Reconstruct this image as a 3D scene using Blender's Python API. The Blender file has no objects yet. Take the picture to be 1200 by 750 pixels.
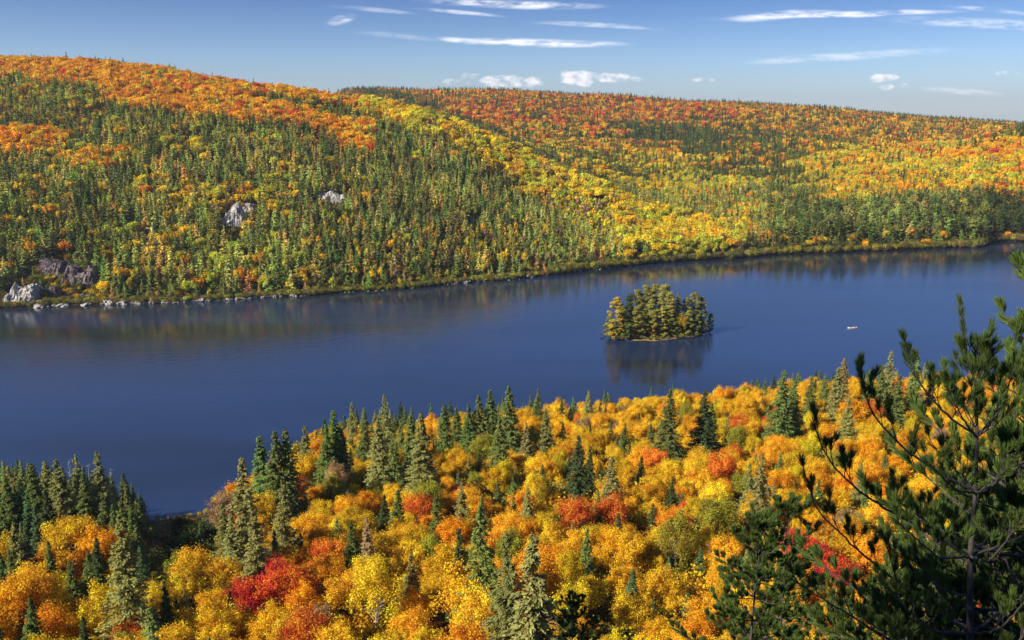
import bpy, math, random
import numpy as np
from mathutils import Vector
sc = bpy.context.scene
C = sc.collection
R_ = math.radians
# ------------------------------------------------------------------ camera
CAMH = 115.0
PITCH = math.atan(245 / 1040.0)
cam_d = bpy.data.cameras.new('camera'); cam = bpy.data.objects.new('camera', cam_d); C.objects.link(cam)
cam.location = (0, 0, CAMH); cam.rotation_euler = (math.pi / 2 - PITCH, 0, 0)
cam_d.sensor_width = 36; cam_d.lens = 36 * 1040 / 1200.0
cam_d.clip_start = 0.1; cam_d.clip_end = 30000
sc.camera = cam
CP, SP = math.cos(PITCH), math.sin(PITCH)
# ------------------------------------------------------------------ light
SUN_AZ, SUN_EL = -118.0, 33.0        # azimuth from the view direction (+Y), clockwise positive
sl = bpy.data.lights.new('sun', 'SUN'); sl.energy = 4.9; sl.angle = R_(0.53); sl.color = (1.0, 0.93, 0.80)
sun = bpy.data.objects.new('sun', sl); C.objects.link(sun)
sdir = Vector((math.sin(R_(SUN_AZ)) * math.cos(R_(SUN_EL)), math.cos(R_(SUN_AZ)) * math.cos(R_(SUN_EL)), math.sin(R_(SUN_EL))))
sun.rotation_euler = sdir.to_track_quat('Z', 'Y').to_euler(); sun.location = (0, 0, 300)
sc.view_settings.view_transform = 'Standard'; sc.view_settings.look = 'None'
sc.view_settings.exposure = 0.66; sc.view_settings.gamma = 1.0; sc.view_settings.use_curve_mapping = False
sc.cycles.max_bounces = 5; sc.cycles.diffuse_bounces = 3; sc.cycles.glossy_bounces = 2
sc.cycles.transmission_bounces = 3; sc.cycles.transparent_max_bounces = 4; sc.cycles.volume_bounces = 0


def uv_of(x, y):
    """photo pixel -> (X/Y, dz/Y) of its ray"""
    u = (x - 600) / 1040.0; v = (375 - y) / 1040.0
    dy = CP + v * SP
    return u / dy, (-SP + v * CP) / dy


class NT:
    def __init__(s, tree): s.t = tree; s.t.nodes.clear()
    def n(s, typ, **k):
        nd = s.t.nodes.new(typ)
        for a, b in k.items(): setattr(nd, a, b)
        return nd
    def l(s, a, b): s.t.links.new(a, b)
    def put(s, sock, v):
        if isinstance(v, (int, float, tuple)): sock.default_value = v
        else: s.l(v, sock)
    def m(s, op, a, b=0.0, c=0.0, clamp=False):
        nd = s.n('ShaderNodeMath', operation=op); nd.use_clamp = clamp
        for i, v in enumerate((a, b, c)): s.put(nd.inputs[i], v)
        return nd.outputs[0]
    def mix(s, f, a, b, blend='MIX'):
        nd = s.n('ShaderNodeMix', data_type='RGBA', blend_type=blend)
        s.put(nd.inputs[0], f); s.put(nd.inputs[6], a); s.put(nd.inputs[7], b)
        return nd.outputs[2]
    def noise(s, vec, scale, detail=3.0, rough=0.55):
        nd = s.n('ShaderNodeTexNoise'); s.l(vec, nd.inputs['Vector'])
        nd.inputs['Scale'].default_value = scale; nd.inputs['Detail'].default_value = detail
        nd.inputs['Roughness'].default_value = rough
        return nd.outputs['Fac']
    def ramp(s, fac, stops):
        nd = s.n('ShaderNodeValToRGB'); s.l(fac, nd.inputs[0]); e = nd.color_ramp.elements
        while len(e) < len(stops): e.new(0.5)
        for el, (p, c) in zip(e, stops): el.position = p; el.color = c if len(c) == 4 else (*c, 1)
        return nd.outputs[0]
    def rng(s, v, a, b, c=0.0, d=1.0, smooth=True):
        nd = s.n('ShaderNodeMapRange'); nd.interpolation_type = 'SMOOTHSTEP' if smooth else 'LINEAR'
        s.put(nd.inputs[0], v)
        for i, q in enumerate((a, b, c, d)): s.put(nd.inputs[i + 1], q)
        return nd.outputs[0]


world = bpy.data.worlds.new('World'); sc.world = world; world.use_nodes = True
w = NT(world.node_tree)
sky = w.n('ShaderNodeTexSky', sky_type='NISHITA', sun_disc=False)
sky.sun_elevation = R_(SUN_EL); sky.sun_rotation = R_(SUN_AZ)
sky.air_density = 1.0; sky.dust_density = 0.15; sky.ozone_density = 2.5; sky.altitude = 400
gen = w.n('ShaderNodeTexCoord').outputs['Generated']
sep = w.n('ShaderNodeSeparateXYZ'); w.l(gen, sep.inputs[0])
dx, dy, dz = sep.outputs
ysafe = w.m('MAXIMUM', dy, 0.02)
cu = w.m('DIVIDE', dx, ysafe); cv = w.m('DIVIDE', dz, ysafe)
deep = w.ramp(w.m('MULTIPLY', dz, 4.0, clamp=True), [(0.0, (0.40, 0.47, .62)), (0.22, (0.36, 0.46, .67)), (0.50, (0.19, 0.275, 0.49)), (1.0, (0.30, 0.42, .72))])
skyc = w.mix(1.0, sky.outputs[0], deep, 'MULTIPLY')
uvv = w.n('ShaderNodeCombineXYZ'); w.l(cu, uvv.inputs[0]); w.l(w.m('MULTIPLY', cv, 5.0), uvv.inputs[1])
uvc = w.n('ShaderNodeCombineXYZ'); w.l(cu, uvc.inputs[0]); w.l(w.m('MULTIPLY', cv, 1.7), uvc.inputs[1])
n_cir = w.noise(uvv.outputs[0], 26, 6, 0.65)
n_cum = w.noise(uvc.outputs[0], 60, 5, 0.6)
warp = w.m('SUBTRACT', w.noise(uvc.outputs[0], 9, 3, 0.5), 0.5)


def cloud_mask(x, y, hw, hh, tilt, warpk):
    a, b = uv_of(x, y); W, Hh = hw / 1040.0, hh / 1040.0
    du = w.m('SUBTRACT', cu, a); dv = w.m('SUBTRACT', w.m('ADD', cv, w.m('MULTIPLY', warp, warpk)), b)
    dv = w.m('SUBTRACT', dv, w.m('MULTIPLY', du, tilt))
    p = w.m('POWER', w.m('ABSOLUTE', w.m('DIVIDE', du, W)), 2.0); q = w.m('POWER', w.m('ABSOLUTE', w.m('DIVIDE', dv, Hh)), 2.0)
    return w.m('SUBTRACT', 1.0, w.m('SQRT', w.m('ADD', p, q)), clamp=True)


cir = None
for (x, y, hw, hh, tl, k) in [(985, 17, 165, 6, .03, 1.0), (915, 18, 80, 8, .05, .8), (630, 50, 120, 8, -.02, 1.0), (545, 48, 40, 6, -.1, .8),
                              (600, 5, 120, 8, -.03, .9), (540, 15, 60, 4, -.08, .6), (700, 30, 90, 5, -.06, .5), (400, 23, 20, 9, .2, .7),
                              (1130, 108, 60, 7, -.08, .6), (1150, 28, 130, 10, -.05, .55), (990, 66, 150, 8, .06, .45), (1160, 12, 60, 5, -.1, .5),
                              (440, 12, 60, 5, -.1, .3), (460, 42, 70, 5, -.1, .25)]:
    mk = w.m('MULTIPLY', w.rng(cloud_mask(x, y, hw, hh * .72, tl, .006), 0, .7), k)
    cir = mk if cir is None else w.m('MAXIMUM', cir, mk)
cum = None
for (x, y, hw, hh, tl, k) in [(680, 92, 34, 13, 0, 1), (715, 91, 42, 8, 0, 1), (600, 96, 60, 10, 0, .8), (550, 89, 18, 7, 0, .6), (537, 96, 24, 6, 0, .45),
                              (825, 94, 22, 4, 0, .6), (1037, 91, 24, 8, 0, .9), (1038, 102, 13, 6, 0, .8), (1060, 101, 9, 5, 0, .4), (1180, 86, 24, 4, 0, .5)]:
    mk = w.m('MULTIPLY', w.rng(cloud_mask(x, y, hw, hh, tl, .004), 0, .6), k)
    cum = mk if cum is None else w.m('MAXIMUM', cum, mk)
cir = w.m('MULTIPLY', w.m('MULTIPLY', cir, w.rng(n_cir, .33, .64)), .78)
cum0 = cum
cum = w.rng(w.m('ADD', w.m('MULTIPLY', cum, .95), w.m('MULTIPLY', w.m('SUBTRACT', n_cum, .5), 3.0)), .3, 1.25)
cum = w.m('MULTIPLY', cum, w.rng(cum0, 0, .12, 0, .85))
front = w.rng(dy, .05, .2)
skyc = w.mix(w.m('MULTIPLY', cir, front), skyc, (8.2, 8.0, 8.0, 1))
skyc = w.mix(w.m('MULTIPLY', cum, front), skyc, (7.2, 6.9, 6.9, 1))
bg = w.n('ShaderNodeBackground'); w.l(skyc, bg.inputs[0]); bg.inputs[1].default_value = 0.115
wo = w.n('ShaderNodeOutputWorld'); w.l(bg.outputs[0], wo.inputs[0])

# ------------------------------------------------------------------ helpers
rng = np.random.default_rng(7)
_lat = rng.random((256, 256))


def vnoise(x, y, scale, seed=0):
    x = np.asarray(x, float) / scale + seed * 17.3; y = np.asarray(y, float) / scale + seed * 41.7
    xi = np.floor(x).astype(int); yi = np.floor(y).astype(int); fx = x - xi; fy = y - yi
    fx = fx * fx * (3 - 2 * fx); fy = fy * fy * (3 - 2 * fy)
    g = lambda a, b: _lat[a & 255, b & 255]
    return (g(xi, yi) * (1 - fx) + g(xi + 1, yi) * fx) * (1 - fy) + (g(xi, yi + 1) * (1 - fx) + g(xi + 1, yi + 1) * fx) * fy


def fbm(x, y, scale, seed=0, octs=3):
    s = 0; a = 1; t = 0
    for o in range(octs):
        s = s + a * vnoise(x, y, scale / 2 ** o, seed + o * 3); t += a; a *= .5
    return s / t


def project(X, Y, Z):
    d = Y * CP - (Z - CAMH) * SP
    upc = Y * SP + (Z - CAMH) * CP
    return 600 + 1040 * X / d, 375 - 1040 * upc / d, d


def tag(o, label=None, cat=None, group=None, kind=None):
    if label: o['label'] = label
    if cat: o['category'] = cat
    if group: o['group'] = group
    if kind: o['kind'] = kind
    return o


class Geo:
    def __init__(s): s.V = []; s.F = []; s.M = []; s.A = []; s.n = 0
    def quads(s, P, mat=0, a=None):
        """P (N,4,3)"""
        N = len(P)
        s.V.append(P.reshape(-1, 3)); s.F.append(np.arange(s.n, s.n + 4 * N).reshape(N, 4)); s.n += 4 * N
        s.M.append(np.full(N, mat)); s.A.append(np.full(N, .5) if a is None else a)
    def cards(s, c, u, v, mat=0, a=None):
        s.quads(np.stack([c - u, c + v, c + u, c - v], 1), mat, a)
    def grid(s, rows, mat=0, a=.5):
        """rows (n,k,3): k-ring tube, closed around"""
        n, k = rows.shape[:2]
        s.V.append(rows.reshape(-1, 3)); i = np.arange(n - 1)[:, None]; j = np.arange(k)[None, :]; j2 = (j + 1) % k
        f = np.stack([i * k + j, i * k + j2, (i + 1) * k + j2, (i + 1) * k + j], -1).reshape(-1, 4) + s.n
        s.F.append(f); s.n += n * k; s.M.append(np.full(len(f), mat)); s.A.append(np.full(len(f), a))
    def tube(s, pts, rad, k=5, mat=0, a=.5):
        pts = np.asarray(pts, float); rad = np.broadcast_to(rad, (len(pts),))
        t = np.gradient(pts, axis=0); t /= np.linalg.norm(t, axis=1)[:, None] + 1e-9
        ref = np.where(np.abs(t[:, 2:3]) > .9, np.array([[1., 0, 0]]), np.array([[0, 0, 1.]]))
        e1 = np.cross(t, ref); e1 /= np.linalg.norm(e1, axis=1)[:, None] + 1e-9; e2 = np.cross(t, e1)
        th = np.arange(k) / k * 2 * math.pi
        s.grid(pts[:, None] + rad[:, None, None] * (np.cos(th)[None, :, None] * e1[:, None] + np.sin(th)[None, :, None] * e2[:, None]), mat, a)
    def mesh(s, name, mats, smooth=False):
        V = np.concatenate(s.V); F = np.concatenate(s.F); M = np.concatenate(s.M); A = np.concatenate(s.A)
        me = bpy.data.meshes.new(name)
        me.vertices.add(len(V)); me.vertices.foreach_set('co', V.astype(np.float32).ravel())
        me.loops.add(F.size); me.loops.foreach_set('vertex_index', F.astype(np.int32).ravel())
        me.polygons.add(len(F)); me.polygons.foreach_set('loop_start', (np.arange(len(F)) * 4).astype(np.int32))
        me.polygons.foreach_set('material_index', M.astype(np.int32))
        if smooth: me.polygons.foreach_set('use_smooth', np.ones(len(F), bool))
        at = me.attributes.new('v', 'FLOAT', 'FACE'); at.data.foreach_set('value', A.astype(np.float32))
        me.update(calc_edges=True)
        for m in mats: me.materials.append(m)
        return me


def unit(v): return v / (np.linalg.norm(v, axis=-1, keepdims=True) + 1e-9)
def rdir(r, n): return unit(r.normal(size=(n, 3)))


# ------------------------------------------------------------------ materials
def newmat(name):
    m = bpy.data.materials.new(name); m.use_nodes = True
    return m, NT(m.node_tree)


def leaf_mat(name, instanced, trans=.3, base=None, lo=.62, hi=1.42, hue=.04):
    m, t = newmat(name)
    if base: col = None
    if instanced:
        a = t.n('ShaderNodeAttribute'); a.attribute_type = 'INSTANCER'; a.attribute_name = 'tint'; col = a.outputs['Color']
    elif base:
        rgb = t.n('ShaderNodeRGB'); rgb.outputs[0].default_value = (*base, 1); col = rgb.outputs[0]
    else:
        col = t.n('ShaderNodeObjectInfo').outputs['Color']
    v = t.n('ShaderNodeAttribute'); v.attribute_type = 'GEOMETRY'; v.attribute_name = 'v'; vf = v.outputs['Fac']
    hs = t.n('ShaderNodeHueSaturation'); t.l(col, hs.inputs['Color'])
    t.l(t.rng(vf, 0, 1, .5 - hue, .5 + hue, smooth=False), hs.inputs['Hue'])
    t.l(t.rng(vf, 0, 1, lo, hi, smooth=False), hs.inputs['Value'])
    d = t.n('ShaderNodeBsdfDiffuse'); t.l(hs.outputs[0], d.inputs[0])
    tr = t.n('ShaderNodeBsdfTranslucent'); t.l(hs.outputs[0], tr.inputs[0])
    mx = t.n('ShaderNodeMixShader'); mx.inputs[0].default_value = trans; t.l(d.outputs[0], mx.inputs[1]); t.l(tr.outputs[0], mx.inputs[2])
    o = t.n('ShaderNodeOutputMaterial'); t.l(mx.outputs[0], o.inputs[0])
    return m


M_leaf = leaf_mat('leaf', False, .32)
M_leaf_i = leaf_mat('leaf_mass', True, .25)
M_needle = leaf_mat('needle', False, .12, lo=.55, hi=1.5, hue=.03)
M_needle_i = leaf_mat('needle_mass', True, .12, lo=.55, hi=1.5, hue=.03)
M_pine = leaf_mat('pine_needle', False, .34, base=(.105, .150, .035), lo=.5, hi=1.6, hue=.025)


def bark_mat(name, c1, c2, scale):
    m, t = newmat(name)
    tc = t.n('ShaderNodeTexCoord'); mp = t.n('ShaderNodeMapping'); t.l(tc.outputs['Object'], mp.inputs[0]); mp.inputs['Scale'].default_value = (1, 1, .25)
    n = t.noise(mp.outputs[0], scale, 5, .65)
    col = t.ramp(n, [(.35, c1), (.65, c2)])
    b = t.n('ShaderNodeBsdfPrincipled'); t.l(col, b.inputs['Base Color']); b.inputs['Roughness'].default_value = .9
    bp = t.n('ShaderNodeBump'); bp.inputs['Strength'].default_value = .6; bp.inputs['Distance'].default_value = .01; t.l(n, bp.inputs['Height']); t.l(bp.outputs[0], b.inputs['Normal'])
    o = t.n('ShaderNodeOutputMaterial'); t.l(b.outputs[0], o.inputs[0])
    return m


M_bark = bark_mat('bark', (.05, .04, .03), (.16, .13, .10), 9)
M_birchbark = bark_mat('pale_bark', (.16, .14, .12), (.55, .52, .47), 4)
M_deadwood = bark_mat('dead_wood', (.30, .28, .25), (.55, .52, .48), 8)
M_pinebark = bark_mat('pine_bark', (.022, .017, .015), (.095, .076, .066), 26)


def rock_mat(name, cols):
    m, t = newmat(name)
    tc = t.n('ShaderNodeTexCoord').outputs['Object']
    n = t.noise(tc, .35, 7, .68); n2 = t.noise(tc, 1.6, 4, .6)
    col = t.ramp(n, [(.36, cols[0]), (.47, cols[1]), (.58, cols[2])])
    col = t.mix(t.rng(n2, .45, .7, 0, .7), col, (.05, .045, .035, 1))
    b = t.n('ShaderNodeBsdfPrincipled'); t.l(col, b.inputs['Base Color']); b.inputs['Roughness'].default_value = .85
    bp = t.n('ShaderNodeBump'); bp.inputs['Strength'].default_value = .9; bp.inputs['Distance'].default_value = .5; t.l(n2, bp.inputs['Height']); t.l(bp.outputs[0], b.inputs['Normal'])
    o = t.n('ShaderNodeOutputMaterial'); t.l(b.outputs[0], o.inputs[0])
    return m


M_rock = rock_mat('pale_rock', [(.16, .135, .11), (.38, .34, .29), (.58, .54, .47)])
M_rockdark = rock_mat('dark_rock', [(.030, .020, .022), (.085, .055, .052), (.24, .18, .16)])

# ground
M_ground, t = newmat('forest_floor')
tc = t.n('ShaderNodeTexCoord').outputs['Object']
n1 = t.noise(tc, .02, 5, .6); n2 = t.noise(tc, .6, 5, .7)
col = t.ramp(n1, [(.3, (.045, .050, .018)), (.5, (.085, .070, .024)), (.7, (.13, .075, .022))])
col = t.mix(t.rng(n2, .35, .7), col, (.035, .035, .014, 1))
b = t.n('ShaderNodeBsdfPrincipled'); t.l(col, b.inputs['Base Color']); b.inputs['Roughness'].default_value = .95
bp = t.n('ShaderNodeBump'); bp.inputs['Distance'].default_value = .5; t.l(n2, bp.inputs['Height']); t.l(bp.outputs[0], b.inputs['Normal'])
o = t.n('ShaderNodeOutputMaterial'); t.l(b.outputs[0], o.inputs[0])

# water
M_water, t = newmat('lake_water')
geo = t.n('ShaderNodeNewGeometry').outputs['Position']
mp = t.n('ShaderNodeMapping'); t.l(geo, mp.inputs[0]); mp.inputs['Scale'].default_value = (.22, 1.0, 1.0); mp.inputs['Rotation'].default_value = (0, 0, .12)
big = t.noise(mp.outputs[0], .016, 5, .6)
rip = t.noise(geo, .9, 3, .6)
rip2 = t.noise(geo, .22, 3, .6)
col = t.mix(t.rng(big, .35, .65), (.012, .017, .024, 1), (.016, .030, .068, 1))  # wind lanes' changing reflection painted as duller and bluer streaks of base colour
b = t.n('ShaderNodeBsdfPrincipled'); t.l(col, b.inputs['Base Color']); b.inputs['IOR'].default_value = 1.7
t.l(t.rng(big, .38, .62, .07, .17), b.inputs['Roughness'])
bp = t.n('ShaderNodeBump'); bp.inputs['Strength'].default_value = .4; bp.inputs['Distance'].default_value = .05
t.l(t.m('ADD', rip, t.m('MULTIPLY', rip2, 3.2)), bp.inputs['Height']); t.l(bp.outputs[0], b.inputs['Normal'])
o = t.n('ShaderNodeOutputMaterial'); t.l(b.outputs[0], o.inputs[0])

# ------------------------------------------------------------------ terrain height
def on_water(x, y):
    a, bb = uv_of(x, y); Y = -CAMH / bb
    return a, Y


far_px = [(-80, 364), (0, 362), (100, 358), (160, 356), (230, 354), (340, 348), (450, 340), (560, 331), (600, 328), (640, 323), (720, 314), (800, 306), (860, 303), (900, 299), (1000, 295),
          (1100, 291), (1140, 290), (1153, 289), (1158, 285), (1175, 283), (1205, 283), (1280, 284)]
near_px = [(-80, 596), (0, 600), (100, 612), (200, 616), (262, 604), (330, 560), (400, 522), (600, 500), (800, 485), (1000, 462), (1200, 455), (1290, 455)]
FA, FY = np.array([on_water(*p) for p in far_px]).T
NA, NY = np.array([on_water(*p) for p in near_px]).T


def shore_far(a): return np.interp(a, FA, FY) + 5 * (vnoise(a * 1000, a * 0, 26, 3) - .5) * (a < .55)
def shore_near(a): return np.interp(a, NA, NY)


def zpx(py, Y):
    v = (375 - py) / 1040.0
    return CAMH + Y * (-SP + v * CP) / (CP + v * SP)


cols = {  # photo column: canopy-top row and depth of successive points up the slope
    -60: [(300, 565), (200, 705), (120, 855), (60, 1060), None],
    0: [(300, 565), (200, 700), (120, 850), (63, 1050), None],
    100: [(300, 570), (200, 705), (120, 855), (64, 1040), None],
    200: [(300, 580), (200, 715), (120, 870), (76, 1020), None],
    300: [(295, 590), (200, 735), (135, 870), (92, 1020), None],
    400: [(290, 610), (200, 760), (150, 880), (108, 1030), None, (120, 1900), (104, 2300)],
    450: [(285, 620), (200, 775), (155, 880), (121, 980), None, (120, 1800), (104, 2300)],
    500: [(280, 640), (200, 790), (141, 950), None, (135, 1700), (104, 2300)],
    550: [(277, 655), (200, 820), (160, 930), None, (150, 1500), (105, 2300)],
    600: [(272, 680), (215, 830), (182, 920), None, (165, 1350), (140, 1700), (106, 2300)],
    650: [(270, 695), (230, 820), (206, 890), None, (190, 1250), (150, 1650), (109, 2300)],
    700: [(275, 715), (245, 800), (226, 860), None, (205, 1150), (150, 1700), (113, 2300)],
    770: [(283, 720), (262, 790), (250, 830), None, (228, 1050), (180, 1450), (150, 1800), (118, 2300)],
    830: [(285, 740), (272, 800), (235, 1000), (185, 1400), (150, 1800), (121, 2300)],
    900: [(282, 760), (262, 830), (228, 1020), (200, 1250), (160, 1700), (121, 2300)],
    1000: [(275, 775), (247, 850), (212, 1020), (192, 1220), (165, 1600), (127, 2300)],
    1100: [(268, 785), (240, 860), (205, 1020), (176, 1220), None, (162, 1700), (137, 2300)],
    1150: [(262, 800), (235, 870), (190, 1030), (162, 1220), None, (155, 1800), (143, 2300)],
    1200: [(262, 830), (230, 900), (185, 1050), (147, 1220), None, (150, 2000), (148, 2500)],
    1270: [(262, 840), (220, 900), (175, 1020), (125, 1220), None, (150, 2000), (148, 2500)],
}
SG = np.concatenate([np.arange(0, 400, 5.), np.arange(400, 2400, 15.), np.arange(2400, 8000, 100.)])
AC = []; ZC = []
for x, pts in cols.items():
    a = (x - 600) / 1040 / (CP + .2 * SP); Ys = float(shore_far(np.array([a]))[0])
    S = [0, 12]; Z = [0, 2.2]
    for i, p in enumerate(pts):
        if p is None:
            zc = Z[-1]; sc_ = S[-1]
            S += [sc_ + 60, sc_ + 260]; Z += [zc - 8, max(8, min(zc - 60, 25) if x > 380 else zc - 40)]
            continue
        s_ = p[1] - Ys
        z_ = max(3.0 if s_ < 150 else 4.0, zpx(p[0], p[1]) - 12.5 + (float(np.interp(x, [400, 450, 500, 700, 780], [2, 6, 13, 13, 9])) if i + 1 < len(pts) and pts[i + 1] is None and 400 < x < 800 else 0))
        if s_ <= S[-1] + 10: continue
        S.append(s_); Z.append(z_)
    S += [S[-1] + 150, S[-1] + 900, 8000]; Z += [Z[-1] - 5, max(20, Z[-1] - 90), -500]
    AC.append(a); ZC.append(np.interp(SG, S, Z))
AC = np.array(AC); ZC = np.array(ZC)
AG = np.linspace(AC[0], AC[-1], 240)
ZG = np.array([np.interp(AG, AC, ZC[:, j]) for j in range(len(SG))]).T
for _ in range(3):
    Z2 = ZG.copy(); Z2[:, 2:-2] = (ZG[:, :-4] + 2 * ZG[:, 1:-3] + 3 * ZG[:, 2:-2] + 2 * ZG[:, 3:-1] + ZG[:, 4:]) / 9
    Z2[:, :4] = ZG[:, :4]; ZG = Z2
    Z3 = ZG.copy(); Z3[2:-2] = (ZG[:-4] + 2 * ZG[1:-3] + 3 * ZG[2:-2] + 2 * ZG[3:-1] + ZG[4:]) / 9; ZG = Z3

ncols = {  # near slope: (depth, ground height), last is the shore
    0: [(100, 41), (150, 31), (200, 19), (236, 5)],
    110: [(100, 41), (150, 31), (200, 17), (230, 5)],
    200: [(100, 41), (130, 34), (160, 22), (200, 7), (232, 2)],
    262: [(100, 41), (150, 28), (200, 17), (235, 6)],
    400: [(100, 42), (150, 31), (200, 22), (250, 12), (290, 4)],
    600: [(100, 42), (150, 32), (200, 24), (250, 15), (300, 5)],
    800: [(100, 42), (150, 33), (200, 26), (250, 18), (310, 8)],
    1000: [(100, 42), (150, 36), (200, 29), (250, 21), (320, 9)],
    1200: [(100, 43), (150, 37), (200, 30), (250, 22), (320, 9)],
}
NG = np.arange(0, 400, 2.)
NAC = []; NZC = []
for x, pts in ncols.items():
    a = (x - 600) / 1040 / (CP - .2 * SP); Ys = float(shore_near(np.array([a]))[0])
    S = [0, 1.5, 3, 8, 25, 60] + [p[0] for p in pts] + [Ys, Ys + 12, 400]
    Z = [113.35, 113.3, 112.4, 107.2, 90, 60] + [p[1] for p in pts] + [0, -3, -3]
    NAC.append(a); NZC.append(np.interp(NG, S, Z))
NAC = np.array(NAC); NZC = np.array(NZC)
NAG = np.linspace(NAC[0], NAC[-1], 160)
NZG = np.array([np.interp(NAG, NAC, NZC[:, j]) for j in range(len(NG))]).T


def bil(G, ax, ay, x, y):
    xi = np.clip(np.searchsorted(ax, x) - 1, 0, len(ax) - 2); yi = np.clip(np.searchsorted(ay, y) - 1, 0, len(ay) - 2)
    fx = np.clip((x - ax[xi]) / (ax[xi + 1] - ax[xi]), 0, 1); fy = np.clip((y - ay[yi]) / (ay[yi + 1] - ay[yi]), 0, 1)
    return (G[xi, yi] * (1 - fx) + G[xi + 1, yi] * fx) * (1 - fy) + (G[xi, yi + 1] * (1 - fx) + G[xi + 1, yi + 1] * fx) * fy


def ground(X, Y):
    X = np.atleast_1d(np.asarray(X, float)); Y = np.atleast_1d(np.asarray(Y, float))
    R = np.hypot(X, Y); th = np.arctan2(X, Y); tcl = np.clip(th, R_(-34), R_(34))
    a = np.tan(tcl); D = R * np.cos(tcl)
    ys = shore_far(a); s = D - ys
    zn = bil(NZG, NAG, NG, a, np.minimum(D, 399))
    zf = bil(ZG, AG, SG, a, np.maximum(s, 0))
    zf = zf + (fbm(X, Y, 90, 5) - .5) * 10 * np.clip((s - 15) / 150, 0, 1) + (fbm(X, Y, 380, 9) - .5) * np.interp(s, [0, 560, 900, 1300, 1700], [0, 0, 46, 46, 14])
    mid = -np.clip(-s / 6, 0, 3)
    z = np.where(s > 0, zf, np.where(D < np.interp(a, NA, NY) + 14, zn, mid))
    z = z + np.where((D > 20) & (zn > .5) & (s < 0), (fbm(X, Y, 22, 2) - .5) * 2.2 * np.clip((D - 20) / 40, 0, 1) * np.clip(zn / 6, 0, 1), 0)
    wb = np.clip((np.abs(th) - R_(62)) / R_(45), 0, 1); wb = wb * wb * (3 - 2 * wb)
    pl = 113.3 + (fbm(X, Y, 60, 4) - .5) * 3 * np.clip(R / 30 - .2, 0, 1)
    return z * (1 - wb) + pl * wb


# terrain sheet
NTH = 900
th = np.concatenate([np.linspace(-38, 38, 620, endpoint=False), np.linspace(38, 322, 250, endpoint=False)]) * math.pi / 180
NTH = len(th)
rr = np.concatenate([np.geomspace(.4, 480, 190, endpoint=False), np.arange(480, 1300, 4.5), np.geomspace(1300, 12000, 140)])
RR, TT = np.meshgrid(rr, th, indexing='ij')
GX = RR * np.sin(TT); GY = RR * np.cos(TT)
GZ = ground(GX.ravel(), GY.ravel()).reshape(GX.shape)
g = Geo(); g.grid(np.stack([GX, GY, GZ], -1))
V0 = g.n; g.V.append(np.array([[0, 0, 113.35]])); g.n += 1
me = g.mesh('ground', [M_ground], smooth=True)
gobj = bpy.data.objects.new('ground', me); C.objects.link(gobj); tag(gobj, kind='structure')

# water sheet
g = Geo(); g.quads(np.array([[[-900, 180, 0], [1200, 180, 0], [1200, 900, 0], [-900, 900, 0]]], float))
wobj = bpy.data.objects.new('lake_water', g.mesh('lake_water', [M_water])); C.objects.link(wobj); tag(wobj, kind='structure')


# ------------------------------------------------------------------ tree meshes
def spruce_geo(seed, H, Rb, whorl, nb, per, card, shaggy=0., base=.06, full=1.0):
    r = np.random.default_rng(seed); g = Geo(); zs = np.arange(H * base, H * .985, whorl)
    for z in zs:
        tt = 1 - (z - H * base) / (H * (1 - base)); L0 = Rb * 1.1 * (tt ** .88) * full + .07
        if tt > .8: L0 *= .75 + (1 - tt) * 1.2
        k = max(4, int(nb * (.55 + .45 * tt)))
        for j in range(k):
            if shaggy and r.random() < shaggy * .35: continue
            az = r.random() * 2 * math.pi; L = L0 * r.uniform(.62, 1.12) * (1 + shaggy * r.uniform(-.4, .3)); zz = z + r.uniform(-.5, .5) * whorl
            dr = np.array([math.cos(az), math.sin(az), 0.])
            side = np.array([-dr[1], dr[0], 0.])
            n = max(3, int(per * (.35 + .65 * L / Rb)))
            q = r.random(n) ** .75
            droop = -.42 * q + .22 * q ** 3 if tt > .12 else .5 * q
            c = np.array([0, 0, zz]) + dr * (q * L)[:, None] + np.outer(droop * L * (.8 + .5 * shaggy), [0, 0, 1])
            wid = (.34 * L * (1 - q * .75) + .05)
            c = c + side * (r.uniform(-1, 1, n) * wid)[:, None]; c[:, 2] -= np.abs(r.normal(0, .12, n)) * (1 + shaggy)
            u = unit(dr + side * r.uniform(-.9, .9, n)[:, None] + np.stack([np.zeros(n), np.zeros(n), r.uniform(-.75, .15, n)], 1)) * (card * (.45 + .65 * min(1, tt * 4)) * r.uniform(.7, 1.35, n))[:, None]
            nn = unit(np.array([0, 0, .75]) + dr * .65 + r.normal(0, .45, (n, 3)))
            v = unit(np.cross(nn, u)) * (card * .38 * r.uniform(.7, 1.3, n))[:, None]
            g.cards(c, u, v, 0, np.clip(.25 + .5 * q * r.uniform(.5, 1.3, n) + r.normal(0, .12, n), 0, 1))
    t = Geo(); zz = np.linspace(0, H * .99, 7); t.tube(np.stack([zz * 0, zz * 0, zz], 1), H * .011 * (1 - zz / H * .96) + .012, 6)
    return g, t


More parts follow.
